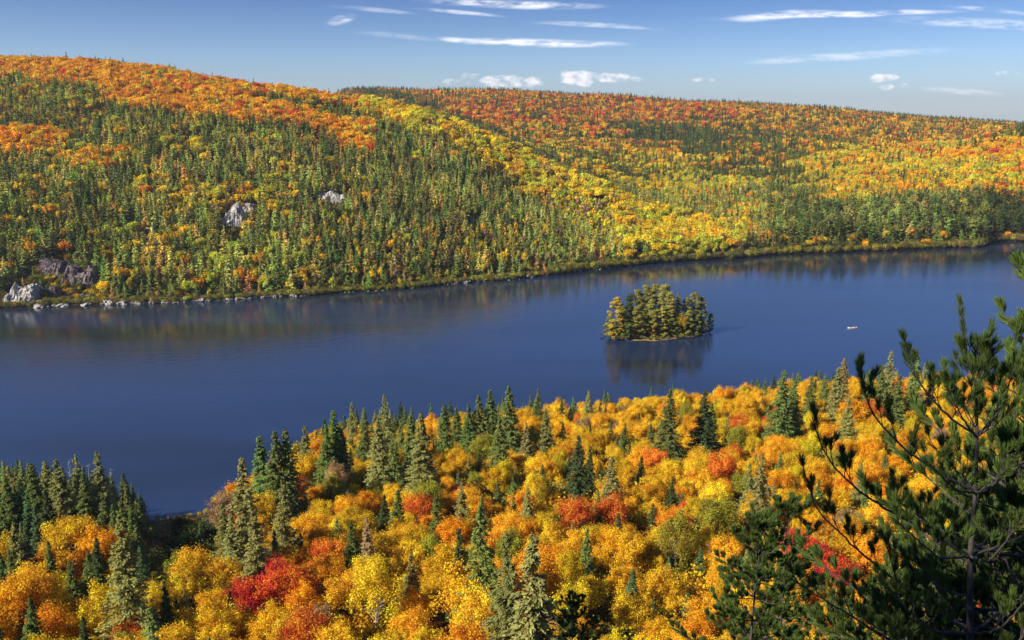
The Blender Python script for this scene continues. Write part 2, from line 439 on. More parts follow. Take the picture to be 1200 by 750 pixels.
def deci_geo(seed, H, Rx, Rz, nl, per, card, lump=.32, up=0., openness=0.):
    r = np.random.default_rng(seed); g = Geo(); t = Geo()
    cz = H - Rz
    d = rdir(r, nl); d[:, 2] = np.where(d[:, 2] < -.35, -d[:, 2], d[:, 2])
    rad = r.uniform(.3, .98, nl) ** .9; sk = r.normal(0, .22, 3); d = d + np.abs(d[:, [1, 2, 0]]) * sk * .6
    cc = d * np.array([Rx, Rx, Rz]) * rad[:, None]; cc[:, 2] += cz
    cr = Rx * lump * r.uniform(.65, 1.25, nl)
    for i in range(nl):
        n = int(per * (cr[i] / (Rx * lump)) ** 2 * (1 - openness * r.random()))
        dd = rdir(r, n); od = unit(cc[i] - np.array([0, 0, cz - .35 * Rz]))
        dd = unit(dd + od * .55 + np.array([0, 0, .2]))
        st = np.array([1, 1, 1 + up])
        c = cc[i] + dd * (cr[i] * r.uniform(.45, 1.18, n) ** .7)[:, None] * st
        tw = r.integers(0, 14, n)  # twig fingers roughen the outline
        td = unit(rdir(r, 14) + od * .9 + np.array([0, 0, .5 + up]))
        c = c + td[tw] * (cr[i] * 1.5 * r.random(n) ** 2.2)[:, None]
        nn = unit(dd + r.normal(0, .5, (n, 3))); u = unit(np.cross(nn, rdir(r, n))); v = np.cross(nn, u)
        s = card * r.uniform(.6, 1.35, n)
        g.cards(c, u * s[:, None], v * (s * .75)[:, None], 0, np.clip(.5 + r.normal(0, .2, n) + r.normal(0, .19), 0, 1))
    zz = np.linspace(0, cz + Rz * .3, 6); t.tube(np.stack([.15 * np.sin(zz * .5), .12 * np.cos(zz * .4) - .12, zz], 1), H * .014 * (1 - zz / H * .75), 6)
    for i in range(0, nl, 2):
        z0 = cz - Rz * .75 + r.random() * Rz * .7
        p0 = np.array([0, 0, max(z0, 1.)]); p2 = cc[i]; p1 = (p0 + p2) / 2 + np.array([0, 0, -.1 * Rx])
        q = np.linspace(0, 1, 4)[:, None]; t.tube((1 - q) ** 2 * p0 + 2 * q * (1 - q) * p1 + q * q * p2, np.linspace(.055, .012, 4) * H / 14, 4)
    return g, t


def pineclump_geo(seed, H, Rb, nl, per, card, base=.22, topround=.5):
    """mature white pine: plates of foliage on ascending limbs"""
    r = np.random.default_rng(seed); g = Geo(); t = Geo()
    for i in range(nl):
        f = (i + r.random()) / nl; z = H * (base + (1 - base) * f)
        env = Rb * (math.sin(min(1, (1 - f) * 1.15 + .06) * math.pi * .62)) ** topround * (.75 + .5 * min(1, f * 3)) * .8
        az = r.random() * 2 * math.pi; L = env * r.uniform(.25, .95)
        c0 = np.array([math.cos(az) * L, math.sin(az) * L, z + L * .12]); cr = Rb * .30 * r.uniform(.6, 1.25)
        n = int(per * (cr / (Rb * .3)) ** 2); dd = rdir(r, n); dd[:, 2] = dd[:, 2] * .55 + .12
        c = c0 + dd * (cr * r.uniform(.3, 1.1, n))[:, None]
        nn = unit(dd + np.array([0, 0, .5]) + r.normal(0, .5, (n, 3))); u = unit(np.cross(nn, rdir(r, n))); v = np.cross(nn, u); s = card * r.uniform(.6, 1.3, n)
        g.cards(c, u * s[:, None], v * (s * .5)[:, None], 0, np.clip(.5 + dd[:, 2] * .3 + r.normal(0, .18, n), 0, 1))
        q = np.linspace(0, 1, 3)[:, None]; t.tube(np.array([0, 0, z - L * .25]) * (1 - q) + c0 * q, [.09, .05, .02], 4)
    zz = np.linspace(0, H * .97, 7); t.tube(np.stack([zz * 0, zz * 0, zz], 1), H * .012 * (1 - zz / H * .9) + .01, 6)
    return g, t


# near prototypes: (crown mesh, trunk mesh, nominal height)
def pair(name, gt, leafm, barkm, H):
    return (gt[0].mesh(name + '_crown', [leafm]), gt[1].mesh(name + '_trunk', [barkm]), H)


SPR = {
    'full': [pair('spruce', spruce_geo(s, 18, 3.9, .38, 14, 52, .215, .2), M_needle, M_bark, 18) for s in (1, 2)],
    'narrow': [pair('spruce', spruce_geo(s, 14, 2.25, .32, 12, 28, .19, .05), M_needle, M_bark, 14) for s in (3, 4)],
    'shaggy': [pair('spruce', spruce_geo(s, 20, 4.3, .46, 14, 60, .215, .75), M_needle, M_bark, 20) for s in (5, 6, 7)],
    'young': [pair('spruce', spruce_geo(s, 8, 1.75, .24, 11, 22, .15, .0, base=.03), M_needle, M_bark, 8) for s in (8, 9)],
}
DEC = {
    'maple': [pair('maple', deci_geo(s, 14, 4.1, 4.9, 95, 165, .135, lump=.24, openness=.35), M_leaf, M_bark, 14) for s in (11, 12, 13, 14)],
    'birch': [pair('birch', deci_geo(s, 14, 3.4, 5.0, 75, 150, .128, lump=.24, up=.9, openness=.3), M_leaf, M_birchbark, 14) for s in (15, 16, 17)],
}
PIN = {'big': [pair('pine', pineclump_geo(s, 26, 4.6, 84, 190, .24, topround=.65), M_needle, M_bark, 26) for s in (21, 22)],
       'low': [pair('pine', pineclump_geo(s, 16, 3.3, 56, 170, .22, base=.05, topround=1.1), M_needle, M_bark, 16) for s in (23, 24)]}


# far prototypes: one mesh, material slots leaf + bark
def joined(gt):
    g, t = gt
    for V, F, M, A in zip(t.V, t.F, t.M, t.A):
        g.V.append(V); g.F.append(F + g.n); g.M.append(M + 1); g.A.append(A); 
    g.n += t.n
    return g


def far_pair(name, gt, lm, lmi, bm):
    g = joined(gt)
    return g.mesh(name, [lm, bm]), g.mesh(name + '_mass', [lmi, bm])


FAR_C = [far_pair('spruce_far', spruce_geo(s, 17, 3.8, .9, 9, 12, .66, sh, base=.05), M_needle, M_needle_i, M_bark) for s, sh in ((31, .1), (32, .1), (33, .4), (34, .7))]
FAR_C += [far_pair('spruce_far', spruce_geo(35, 15, 2.8, .8, 8, 9, .56, 0, base=.05), M_needle, M_needle_i, M_bark)]
FAR_P = [far_pair('pine_far', pineclump_geo(s, 22, 4.0, 26, 34, .55), M_needle, M_needle_i, M_bark) for s in (36, 37)]
FAR_D = [far_pair('maple_far', deci_geo(s, 13, 4.0, 3.9, 20, 48, .52, lump=.42), M_leaf, M_leaf_i, M_bark) for s in (41, 42, 43)]
FAR_B = [far_pair('birch_far', deci_geo(s, 13, 2.4, 4.6, 16, 42, .42, lump=.40, up=.8), M_leaf, M_leaf_i, M_birchbark) for s in (44, 45)]
FARP = FAR_C + FAR_P + FAR_D + FAR_B     # indices: 0-4 spruce, 5-6 pine, 7-9 maple, 10-11 birch
FARH = [17] * 4 + [15] + [22] * 2 + [13] * 5
FARW = [3.6] * 4 + [2.6] + [4] * 2 + [4.2] * 3 + [2.6] * 2

TINT = {  # linear leaf colours
    'gold': (.78, .455, .025), 'orange': (.78, .350, .020), 'yellow': (.78, .54, .03), 'red': (.62, .060, .025), 'rust': (.72, .20, .03),
    'lime': (.56, .52, .05), 'olive': (.34, .31, .035), 'tan': (.42, .27, .12),
    'dark': (.065, .090, .030), 'green': (.150, .185, .045), 'mossy': (.245, .235, .070), 'blue': (.105, .165, .060), 'brownish': (.27, .21, .06),
}
WORD = {'gold': 'golden', 'orange': 'orange', 'yellow': 'bright yellow', 'red': 'vivid red', 'rust': 'orange-red', 'lime': 'lime green', 'olive': 'olive yellow', 'tan': 'thin tan',
        'dark': 'dark green', 'green': 'mid green', 'mossy': 'greyish olive', 'blue': 'blue-green', 'brownish': 'brownish green'}


def jit(c, r, k=.13):
    f = 1 + r.normal(0, k); c = np.array(c) * f * (1 + r.normal(0, k * .45, 3)); return tuple(np.clip(c, .005, .9))


# ------------------------------------------------------------------ forest plan
trees = []     # dict(kind, X, Y, Z, h, tint, proto, near, w)
R = np.random.default_rng(99)


def march(x, y, h, lo=60, hi=420):
    """the point down this line of sight where a tree of height h has its tip"""
    a, bz = uv_of(x, y); Y = np.arange(lo, hi, .5)
    gz = ground(a * Y, Y); ray = CAMH + bz * Y
    k = np.nonzero(ray <= gz + h)[0]
    if not len(k): return None
    i = k[0]; return a * Y[i], Y[i], gz[i]


def add(kind, X, Y, Z, h, tint, proto, var, near, w, hand=False):
    trees.append(dict(kind=kind, X=X, Y=Y, Z=Z, h=h, tint=tint, proto=proto, var=var, near=near, w=w, hand=hand))


SP_ = [  # tip x, tip y, height m, form, colour
    (6, 554, 15, 'full', 'green'), (17, 549, 13, 'full', 'mossy'), (36, 540, 16, 'full', 'green'), (52, 540, 15, 'shaggy', 'mossy'), (65, 534, 17, 'full', 'mossy'), (87, 531, 17, 'shaggy', 'mossy'),
    (113, 527, 18, 'shaggy', 'mossy'), (21, 566, 13, 'narrow', 'blue'), (30, 575, 14, 'narrow', 'blue'), (2, 590, 14, 'full', 'green'), (40, 590, 14, 'narrow', 'blue'), (55, 571, 15, 'full', 'dark'), (70, 577, 14, 'shaggy', 'brownish'), (96, 554, 16, 'full', 'green'),
    (120, 575, 14, 'full', 'green'), (132, 588, 14, 'full', 'green'), (141, 583, 14, 'full', 'green'), (153, 588, 14, 'narrow', 'green'), (139, 600, 21, 'shaggy', 'mossy'), (112, 626, 15, 'narrow', 'dark'), (75, 609, 12, 'narrow', 'mossy'),
    (55, 630, 12, 'narrow', 'green'), (80, 655, 10, 'full', 'green'), (15, 610, 15, 'full', 'mossy'), (28, 615, 14, 'narrow', 'blue'), (8, 640, 12, 'narrow', 'green'), (175, 645, 9, 'young', 'green'), (165, 650, 9, 'full', 'green'), (203, 624, 8, 'young', 'blue'), (233, 614, 7, 'young', 'blue'),
    (282, 534, 21, 'shaggy', 'mossy'), (258, 586, 17, 'shaggy', 'mossy'), (298, 596, 19, 'shaggy', 'mossy'), (270, 600, 16, 'shaggy', 'mossy'), (305, 507, 19, 'full', 'green'), (323, 502, 20, 'full', 'green'), (335, 499, 20, 'full', 'green'), (357, 496, 16, 'shaggy', 'mossy'), (330, 560, 18, 'shaggy', 'mossy'),
    (391, 478, 19, 'full', 'green'), (382, 495, 17, 'full', 'green'), (321, 618, 11, 'narrow', 'blue'), (352, 622, 8, 'young', 'blue'), (358, 575, 8, 'young', 'green'), (347, 580, 8, 'young', 'green'), (269, 690, 10, 'narrow', 'dark'), (215, 690, 8, 'shaggy', 'mossy'), (143, 690, 8, 'narrow', 'blue'), (181, 710, 7, 'young', 'green'), (164, 705, 7, 'young', 'green'),
    (394, 605, 10, 'young', 'blue'), (411, 470, 16, 'shaggy', 'mossy'), (426, 481, 15, 'full', 'green'), (449, 460, 19, 'shaggy', 'mossy'), (443, 486, 18, 'full', 'mossy'), (469, 490, 14, 'narrow', 'mossy'), (481, 483, 16, 'full', 'green'), (494, 481, 20, 'full', 'mossy'), (460, 505, 15, 'full', 'green'), (400, 500, 15, 'full', 'dark'),
    (520, 472, 16, 'full', 'green'), (535, 476, 14, 'full', 'green'), (549, 472, 16, 'full', 'green'), (561, 460, 18, 'full', 'green'), (575, 454, 18, 'full', 'green'), (597, 448, 20, 'full', 'green'), (585, 486, 15, 'full', 'green'), (617, 494, 12, 'full', 'mossy'), (640, 478, 14, 'full', 'mossy'), (661, 491, 11, 'narrow', 'green'), (568, 476, 15, 'full', 'mossy'),
    (703, 495, 8, 'young', 'green'), (716, 493, 9, 'young', 'green'), (733, 494, 9, 'young', 'green'), (763, 493, 9, 'young', 'green'), (785, 453, 19, 'full', 'green'), (679, 507, 15, 'full', 'dark'), (692, 522, 11, 'narrow', 'dark'), (738, 517, 9, 'young', 'blue'), (716, 532, 15, 'full', 'mossy'), (752, 532, 9, 'young', 'dark'), (789, 562, 9, 'young', 'dark'),
    (630, 554, 7, 'young', 'blue'), (617, 570, 14, 'full', 'mossy'), (674, 567, 9, 'young', 'blue'), (512, 573, 13, 'narrow', 'green'), (450, 577, 11, 'full', 'dark'), (464, 571, 14, 'full', 'green'), (564, 579, 10, 'young', 'green'), (603, 579, 11, 'young', 'green'), (413, 609, 14, 'full', 'green'), (430, 603, 13, 'shaggy', 'tan'),
    (562, 590, 21, 'shaggy', 'green'), (598, 620, 20, 'shaggy', 'mossy'), (630, 620, 22, 'shaggy', 'mossy'), (541, 562, 15, 'shaggy', 'mossy'), (539, 618, 17, 'shaggy', 'dark'), (688, 616, 13, 'narrow', 'green'), (726, 598, 11, 'young', 'dark'), (741, 664, 11, 'full', 'blue'), (767, 701, 8, 'full', 'blue'), (481, 643, 13, 'shaggy', 'brownish'), (669, 703, 11, 'full', 'dark'), (705, 558, 10, 'young', 'green'), (701, 571, 12, 'narrow', 'green'),
    (825, 453, 18, 'full', 'dark'), (835, 470, 14, 'full', 'green'), (918, 430, 20, 'full', 'green'), (932, 442, 17, 'full', 'green'), (954, 439, 15, 'full', 'green'), (984, 428, 17, 'full', 'mossy'), (990, 417, 18, 'full', 'brownish'), (1024, 430, 16, 'full', 'green'), (1036, 425, 17, 'full', 'green'), (1045, 410, 19, 'shaggy', 'mossy'), (1076, 410, 19, 'narrow', 'green'), (968, 436, 14, 'full', 'green'), (1094, 433, 14, 'narrow', 'green'), (1055, 436, 16, 'full', 'green'),
    (895, 529, 16, 'shaggy', 'mossy'), (800, 576, 9, 'young', 'blue'), (915, 529, 9, 'young', 'green'), (912, 490, 9, 'full', 'dark'), (925, 497, 8, 'young', 'green'), (996, 462, 15, 'shaggy', 'mossy'), (859, 592, 8, 'young', 'blue'), (880, 540, 12, 'shaggy', 'mossy'), (1150, 430, 15, 'full', 'green'), (1175, 440, 15, 'full', 'green'), (1120, 440, 13, 'full', 'mossy'), (960, 560, 9, 'young', 'green'), (1010, 540, 10, 'shaggy', 'mossy'),
]
for i, (x, y, h, form, tc_) in enumerate(SP_):
    h *= 1.3 if y < 545 else 1.14
    p = march(x, y, h)
    if p is None: continue
    add('spruce_tree', p[0], p[1], p[2], h, (tc_, jit(TINT[tc_], R, .1)), form, i, True, {'full': .21, 'narrow': .155, 'shaggy': .20, 'young': .21}[form] * h, True)
DC_ = [  # crown top x, y, height, kind, colour
    (352, 535, 14, 'maple', 'gold'), (345, 562, 10, 'maple', 'rust'), (325, 660, 13, 'maple', 'red'), (290, 680, 11, 'maple', 'red'), (345, 668, 12, 'maple', 'rust'), (917, 476, 11, 'maple', 'red'), (905, 484, 9, 'maple', 'red'), (868, 486, 11, 'maple', 'rust'),
    (758, 498, 8, 'maple', 'red'), (540, 567, 8, 'maple', 'red'), (490, 580, 11, 'maple', 'rust'), (768, 528, 11, 'maple', 'rust'), (845, 534, 12, 'maple', 'rust'), (938, 628, 12, 'maple', 'red'), (960, 640, 11, 'maple', 'red'), (985, 655, 10, 'maple', 'red'),
    (1025, 470, 12, 'maple', 'rust'), (625, 722, 9, 'maple', 'rust'), (360, 715, 11, 'maple', 'rust'), (150, 722, 9, 'maple', 'rust'), (715, 582, 12, 'maple', 'rust'), (676, 588, 12, 'maple', 'rust'), (800, 590, 9, 'maple', 'rust'),
    (390, 560, 10, 'birch', 'olive'), (842, 585, 13, 'maple', 'olive'), (795, 605, 13, 'birch', 'olive'), (566, 510, 12, 'maple', 'olive'), (500, 568, 12, 'maple', 'olive'), (862, 500, 12, 'birch', 'olive'), (622, 503, 12, 'birch', 'olive'), (655, 470, 12, 'birch', 'gold'),
    (80, 610, 14, 'maple', 'gold'), (110, 622, 13, 'maple', 'orange'), (60, 640, 9, 'maple', 'orange'), (35, 665, 13, 'maple', 'gold'), (118, 690, 12, 'birch', 'yellow'), (545, 665, 14, 'maple', 'gold'), (566, 695, 13, 'birch', 'yellow'), (440, 665, 14, 'birch', 'yellow'), (20, 680, 13, 'maple', 'orange'),
    (682, 490, 11, 'birch', 'tan'), (280, 565, 12, 'maple', 'orange'), (308, 580, 12, 'maple', 'gold'), (265, 580, 13, 'maple', 'tan'), (225, 648, 12, 'maple', 'gold'), (260, 660, 11, 'maple', 'gold'), (372, 515, 12, 'maple', 'orange'), (0, 630, 10, 'maple', 'gold'), (395, 545, 12, 'birch', 'tan'),
    (875, 465, 12, 'maple', 'gold'), (630, 655, 13, 'maple', 'orange'), (945, 450, 12, 'birch', 'gold'), (430, 510, 11, 'maple', 'gold'), (1000, 470, 13, 'maple', 'orange'), (1130, 460, 13, 'maple', 'orange'),
]
for i, (x, y, h, k, tc_) in enumerate(DC_):
    p = march(x, y, h)
    if p is None: continue
    add(k + '_tree', p[0], p[1], p[2], h, (tc_, jit(TINT[tc_], R, .06)), k, i, True, (.30 if k == 'maple' else .23) * h, True)
# fill of the near slope
hand = np.array([(t_['X'], t_['Y'], t_['w']) for t_ in trees])
sp = 5.2
gx, gy = np.meshgrid(np.arange(-260, 300, sp), np.arange(78, 372, sp))
gx = (gx + R.uniform(-.42, .42, gx.shape) * sp).ravel(); gy = (gy + R.uniform(-.42, .42, gy.shape) * sp).ravel()
gz = ground(gx, gy)
for X, Y, Z in zip(gx, gy, gz):
    a = X / Y
    if abs(a) > .70 or Z < 1.2 or Y > float(np.interp(a, NA, NY)) - 3: continue
    if (np.hypot(hand[:, 0] - X, hand[:, 1] - Y) < hand[:, 2] * .6 + 1.7).any(): continue
    px, py, _ = project(X, Y, Z + 10)
    if 165 < px < 262 and py < 648: continue
    if py < 668 and px < 172 and not (40 < px < 130 and 605 < py < 660): pc = .96
    else: pc = .155 + .5 * max(0, vnoise(X, Y, 28, 8) - .62)
    if 370 < px < 720 and Y > float(np.interp(a, NA, NY)) - 55: pc = .42
    if 880 < px < 1110 and Y > float(np.interp(a, NA, NY)) - 60: pc = .42
    edge = Y > float(np.interp(a, NA, NY)) - 35
    if R.random() < pc:
        h = R.uniform(5, 11) if px > 200 else R.uniform(10, 15); f = R.choice(['young', 'narrow', 'full'])
        if pc == .42: h = R.uniform(8, 14)
        tc_ = R.choice(['green', 'blue', 'mossy', 'dark'])
        add('spruce_tree', X, Y, Z, h, (tc_, jit(TINT[tc_], R, .12)), f, int(R.integers(9)), True, .15 * h)
    else:
        nz = vnoise(X, Y, 17, 4); q = R.random()
        tc_ = 'gold' if q < .58 else 'orange' if q < .74 + .10 * (nz > .7) else 'yellow' if q < .90 else 'olive' if q < .965 else 'rust' if q < .98 else 'tan'
        k = 'birch' if (tc_ in ('yellow', 'tan', 'olive') and R.random() < .7) or R.random() < .12 else 'maple'
        h = R.uniform(6.0, 10.6) * (.68 if edge else 1)
        add(k + '_tree', X, Y, Z, h, (tc_, jit(TINT[tc_], R, .10)), k, int(R.integers(12)), True, (.29 if k == 'maple' else .23) * h)


# ---------------- the opposite hills: what grows where
def polyd(x, y, pts):
    return y - np.interp(x, [p[0] for p in pts], [p[1] for p in pts])


CREST = [(-80, 62), (0, 62), (60, 60), (100, 62), (200, 72), (300, 90), (400, 103), (430, 110), (500, 140), (550, 155), (600, 178), (650, 205), (700, 222), (760, 248), (830, 275), (880, 295)]
BAND2 = [(170, 95), (250, 112), (320, 132), (400, 155), (470, 168), (530, 178)]
ROCKZ = [(66, 324, 52, 26), (20, 342, 24, 20), (272, 256, 17, 15), (292, 243, 9, 6), (388, 232, 22, 6), (330, 245, 4, 4), (590, 322, 30, 5), (300, 262, 5, 4), (552, 256, 7, 6)]


ca_, cy_ = [], []
for x, pts in cols.items():
    if None in pts and x < 800:
        ca_.append((x - 600) / 1040 / (CP + .2 * SP)); cy_.append(pts[pts.index(None) - 1][1])
cY = np.interp(np.linspace(-.6, .2, 200), ca_, cy_); cA = np.linspace(-.6, .2, 200)
cpx, cpy, _ = project(cA * cY, cY, ground(cA * cY, cY) + 9)
CREST = sorted(zip(cpx.tolist(), cpy.tolist())) + [(800, 262), (830, 275), (880, 295)]
print('crest', [(round(a), round(b)) for a, b in CREST[::20]])


def species(px, py, Y, X):
    """weights conifer, orange, yellow, lime, red, gold"""
    n = vnoise(X, Y, 45, 11); n2 = vnoise(X, Y, 110, 12)
    d = polyd(px, py, CREST); left = Y < np.interp(X / Y, ca_ + [.25], cy_ + [800]) + 25 and px < 870
    if left:
        wgt = [.83, .004, .060, .085, .0, .025]
        if px < 430:
            T = np.interp(px, [-60, 0, 100, 150, 200, 300, 380, 400], [24, 22, 30, 48, 50, 42, 22, 6])
            if d < T + (n - .5) * 22: wgt = [.05, .62, .12, .03, .07, .14]
            elif px < 130 and d < 58: wgt = [.62, .05, .08, .25, 0, .04]
        b2 = abs(polyd(px, py, BAND2))
        if 160 < px < 545 and b2 < 13 + (n - .5) * 14: wgt = [.10, .58, .10, .03, .06, .16]
        elif 300 < px < 520 and -40 < polyd(px, py, BAND2) < 0 and d > 10: wgt = [.68, .02, .1, .2, 0, .02]
        if ((px - 25) / 60) ** 2 + ((py - 166) / 15) ** 2 < 1: wgt = [.1, .55, .2, .05, .02, .15]
        if ((px - 110) / 55) ** 2 + ((py - 185) / 12) ** 2 < 1: wgt = [.45, .25, .15, .15, 0, .1]
        if 30 < px < 330 and 150 < py < 330 and n > .66: wgt = [.5, .02, .3, .15, 0, .08]
        if 440 < px < 780: wgt = [.93, .01, .03, .03, 0, .01]
        if px > 380 and py > 262 and n2 > .35: wgt = [.66, .05, .10, .12, .0, .13]
        if py > 300: wgt = [.74, .03, .09, .12, .0, .07]
        wsp = np.interp(px, [430, 470, 560, 620, 700, 770, 850], [10, 16, 30, 42, 52, 45, 18])
        if px > 425 and d < wsp + (n - .5) * 16: wgt = [.04, .01, .38, .52, 0, .08]
        return wgt
    px += (n - .5) * 70 + (n2 - .5) * 60; py += (float(vnoise(X, Y, 60, 14)) - .5) * 22
    wgt = [.62 + 2.0 * max(0, n2 - .6) + .9 * (n > .68), .26, .13, .03, .13, .19]
    if py < 150 and px < 850: wgt = [.50 + 1.0 * (n > .68), .34, .06, .01, .42, .10]
    if py < 112 or (px > 860 and polyd(px, py, [(860, 118), (1000, 126), (1100, 135), (1200, 146)]) < 5): wgt = [.42, .3, .1, .02, .14, .1]
    if 640 < px < 960 and 176 < py < 250: wgt = [.60, .08, .22, .24, .02, .14]
    if 560 < px < 740 and 150 < py < 200 and polyd(px, py, CREST) < -4 and polyd(px, py, CREST) > -32: wgt = [.28, .12, .2, .34, .02, .1]
    if ((px - 800) / 46) ** 2 + ((py - 164) / 19) ** 2 < 1: wgt = [2.9, .05, .03, .0, .02, .02]
    if ((px - 895) / 72) ** 2 + ((py - 190) / 32) ** 2 < 1: wgt = [1.1, .10, .04, .0, .02, .10]
    if ((px - 700) / 30) ** 2 + ((py - 190) / 9) ** 2 < 1: wgt = [1.5, .05, .05, .1, 0, .02]
    if ((px - 800) / 110) ** 2 + ((py - 215) / 16) ** 2 < 1: wgt = [.30, .03, .28, .40, 0, .06]
    if ((px - 930) / 90) ** 2 + ((py - 225) / 14) ** 2 < 1: wgt = [1.3, .03, .08, .05, 0, .04]
    if px > 930 and py > 165 and py - 165 > (1130 - px) * .12:
        wgt = [.12, .10, .28, .50, .02, .12]
        if n2 > .60: wgt = [.14, .40, .14, .12, .08, .20]
        if py > 212 and px > 1000: wgt = [.38, .25, .12, .12, .05, .18]
    if px > 700 and py > 240: wgt = [1.05, .10, .14, .12, .01, .12]
    if px > 760 and py > 262: wgt = [.78, .05, .08, .07, .01, .06]
    if 430 < px < 760 and -15 < d < 0: wgt = [.85, .08, .03, .0, .02, .03]
    if px > 930 and py > 232 and px < 1150: wgt = [.93, .02, .04, 0, 0, .03]
    if px > 1150 and py > 248: wgt = [.93, .01, .02, .02, 0, .02]
    return wgt


def scatter(y0, y1, sp, jitter=.48):
    out = []
    xs = np.arange(-.66 * y1, .70 * y1, sp); ys = np.arange(y0, y1, sp)
    gx, gy = np.meshgrid(xs, ys); gx = gx + R.uniform(-jitter, jitter, gx.shape) * sp; gy = gy + R.uniform(-jitter, jitter, gy.shape) * sp
    gx = gx.ravel(); gy = gy.ravel(); a = gx / gy
    k = (a > -.625) & (a < .625) & (gy > shore_far(a) + 3) & (gy >= y0) & (gy < y1)
    return gx[k], gy[k]


pts = [scatter(480, 1000, 5.3), scatter(1000, 1260, 6.2), scatter(1260, 2760, 7.4)]
FX = np.concatenate([p[0] for p in pts]); FYY = np.concatenate([p[1] for p in pts]); FZ = ground(FX, FYY)
# keep what the lie of the land lets the lookout (and a step either side) see
aa = np.linspace(-.63, .63, 300); yy = np.arange(300, 2800, 10.)
AAm, YYm = np.meshgrid(aa, yy, indexing='ij')
el = (ground((AAm * YYm).ravel(), YYm.ravel()).reshape(AAm.shape) - CAMH) / YYm
mx = np.maximum.accumulate(el, 1)
ai = np.clip(((FX / FYY + .63) / 1.26 * 299).astype(int), 0, 299); yi = np.clip(((FYY - 300) / 10).astype(int) - 3, 0, len(yy) - 1)
vis = (FZ + 32 - CAMH) / FYY > mx[ai, yi]
FX, FYY, FZ = FX[vis], FYY[vis], FZ[vis]
PX, PY, _ = project(FX, FYY, FZ + 8)
names6 = ['con', 'orange', 'yellow', 'lime', 'red', 'gold']
for X, Y, Z, px, py in zip(FX, FYY, FZ, PX, PY):
    gpx, gpy, _ = project(X, Y, Z + 5)
    inr = False
    if Y < 1000:
        for (cx, cy, hw, hh) in ROCKZ:
            if ((gpx - cx) / hw) ** 2 + ((gpy - cy - hh * .7) / (hh * 1.7)) ** 2 < 1: inr = True
    if inr and R.random() < (.9 if px > 110 else .86): continue
    wg = np.array(species(px, py, Y, X)); k = names6[min(5, int(np.searchsorted(np.cumsum(wg / wg.sum()), (R.random() if Y < 1150 else (float(vnoise(X, Y, 26, 31)) * 3.1 + R.random() * .45) % 1.0))))]
    s_ = Y - float(np.interp(X / Y, FA, FY))
    small = .62 if s_ < 7 else .85 if s_ < 14 else 1
    if inr: small = .4
    if Y > 1250: big = 1.12
    else: big = 1.0
    if k == 'con':
        shorepine = px > 900 and Y < 900
        if shorepine and R.random() < .45:
            pr = int(R.integers(5, 7)); h = R.uniform(17, 25) * (small if s_ < 8 else 1); kind = 'pine_tree'
        else:
            pr = int(R.choice([0, 1, 2, 3, 0, 4])); h = R.uniform(12, 21) * small * (1.15 if shorepine else 1) ; kind = 'spruce_tree'; h *= 1.18 if Y > 1150 else 1
        tn = R.choice(['mossy', 'green', 'green', 'dark', 'brownish'] if px < 900 or Y > 1300 else ['mossy', 'green', 'dark', 'dark', 'green'])
        if Y > 1150 and px < 960 and py > 140 or px > 1155: tn = 'dark'
        if Y > 1150 or px > 930: tn = R.choice(['dark', 'green', 'green']) if Y > 1150 else tn
        lift = 1.5 * (.62 + .75 * float(vnoise(X, Y, 38, 21))) * 1.15 * (.72 if px > 900 else 1) if Y < 1150 else 1.0
        col = jit(np.array(TINT[tn]) * lift * np.array([1.05, 1, .8]), R, .24)
    else:
        kind = 'birch_tree' if k in ('yellow', 'lime') and R.random() < .5 and Y < 1300 or (px > 380 and px < 720 and py > 235 and Y < 900) else 'maple_tree'
        pr = int(R.integers(7, 10)) if kind == 'maple_tree' else int(R.integers(10, 12))
        h = R.uniform(9, 14) * small * big; tn = k
        if wg[3] > .5: h *= 1.15
        if px < 870 and Y < 1150 and wg[0] > .45: h *= .88
        if kind == 'birch_tree' and R.random() < .3: tn = 'tan'
        if k == 'red' and R.random() < .4: tn = 'rust'
        col = jit(TINT[tn], R, .13)
    add(kind, X, Y, Z - .3, h, (tn, col), pr, 0, False, FARW[pr] * h / FARH[pr])

# ---------------- who shows largest: a coarse coverage count from the lookout
cov = np.zeros((750, 1200), bool)
order = sorted(range(len(trees)), key=lambda i: trees[i]['Y'])
for i in order:
    t_ = trees[i]; x, y1, d = project(t_['X'], t_['Y'], t_['Z'] + t_['h']); _, y0, _ = project(t_['X'], t_['Y'], t_['Z'] + t_['h'] * .2)
    t_['px'] = x; t_['py'] = (y1 + y0) / 2; t_['tip'] = y1; wpx = t_['w'] / d * 1040
    xa, xb, ya, yb = int(max(0, x - wpx * .8)), int(min(1200, x + wpx * .8 + 1)), int(max(0, y1)), int(min(750, y0 + 1))
    if xb <= xa or yb <= ya: t_['vis'] = 0; continue
    blk = cov[ya:yb, xa:xb]; t_['vis'] = int(blk.size - blk.sum()); blk[:] = True
print('TREES', len(trees))


def where(px, py, Y):
    if Y < 400: return 'near slope'
    if Y < 1150 and px < 880: return 'hillside beyond lake'
    if Y < 900: return 'far shore'
    return 'far hills'


used = set()


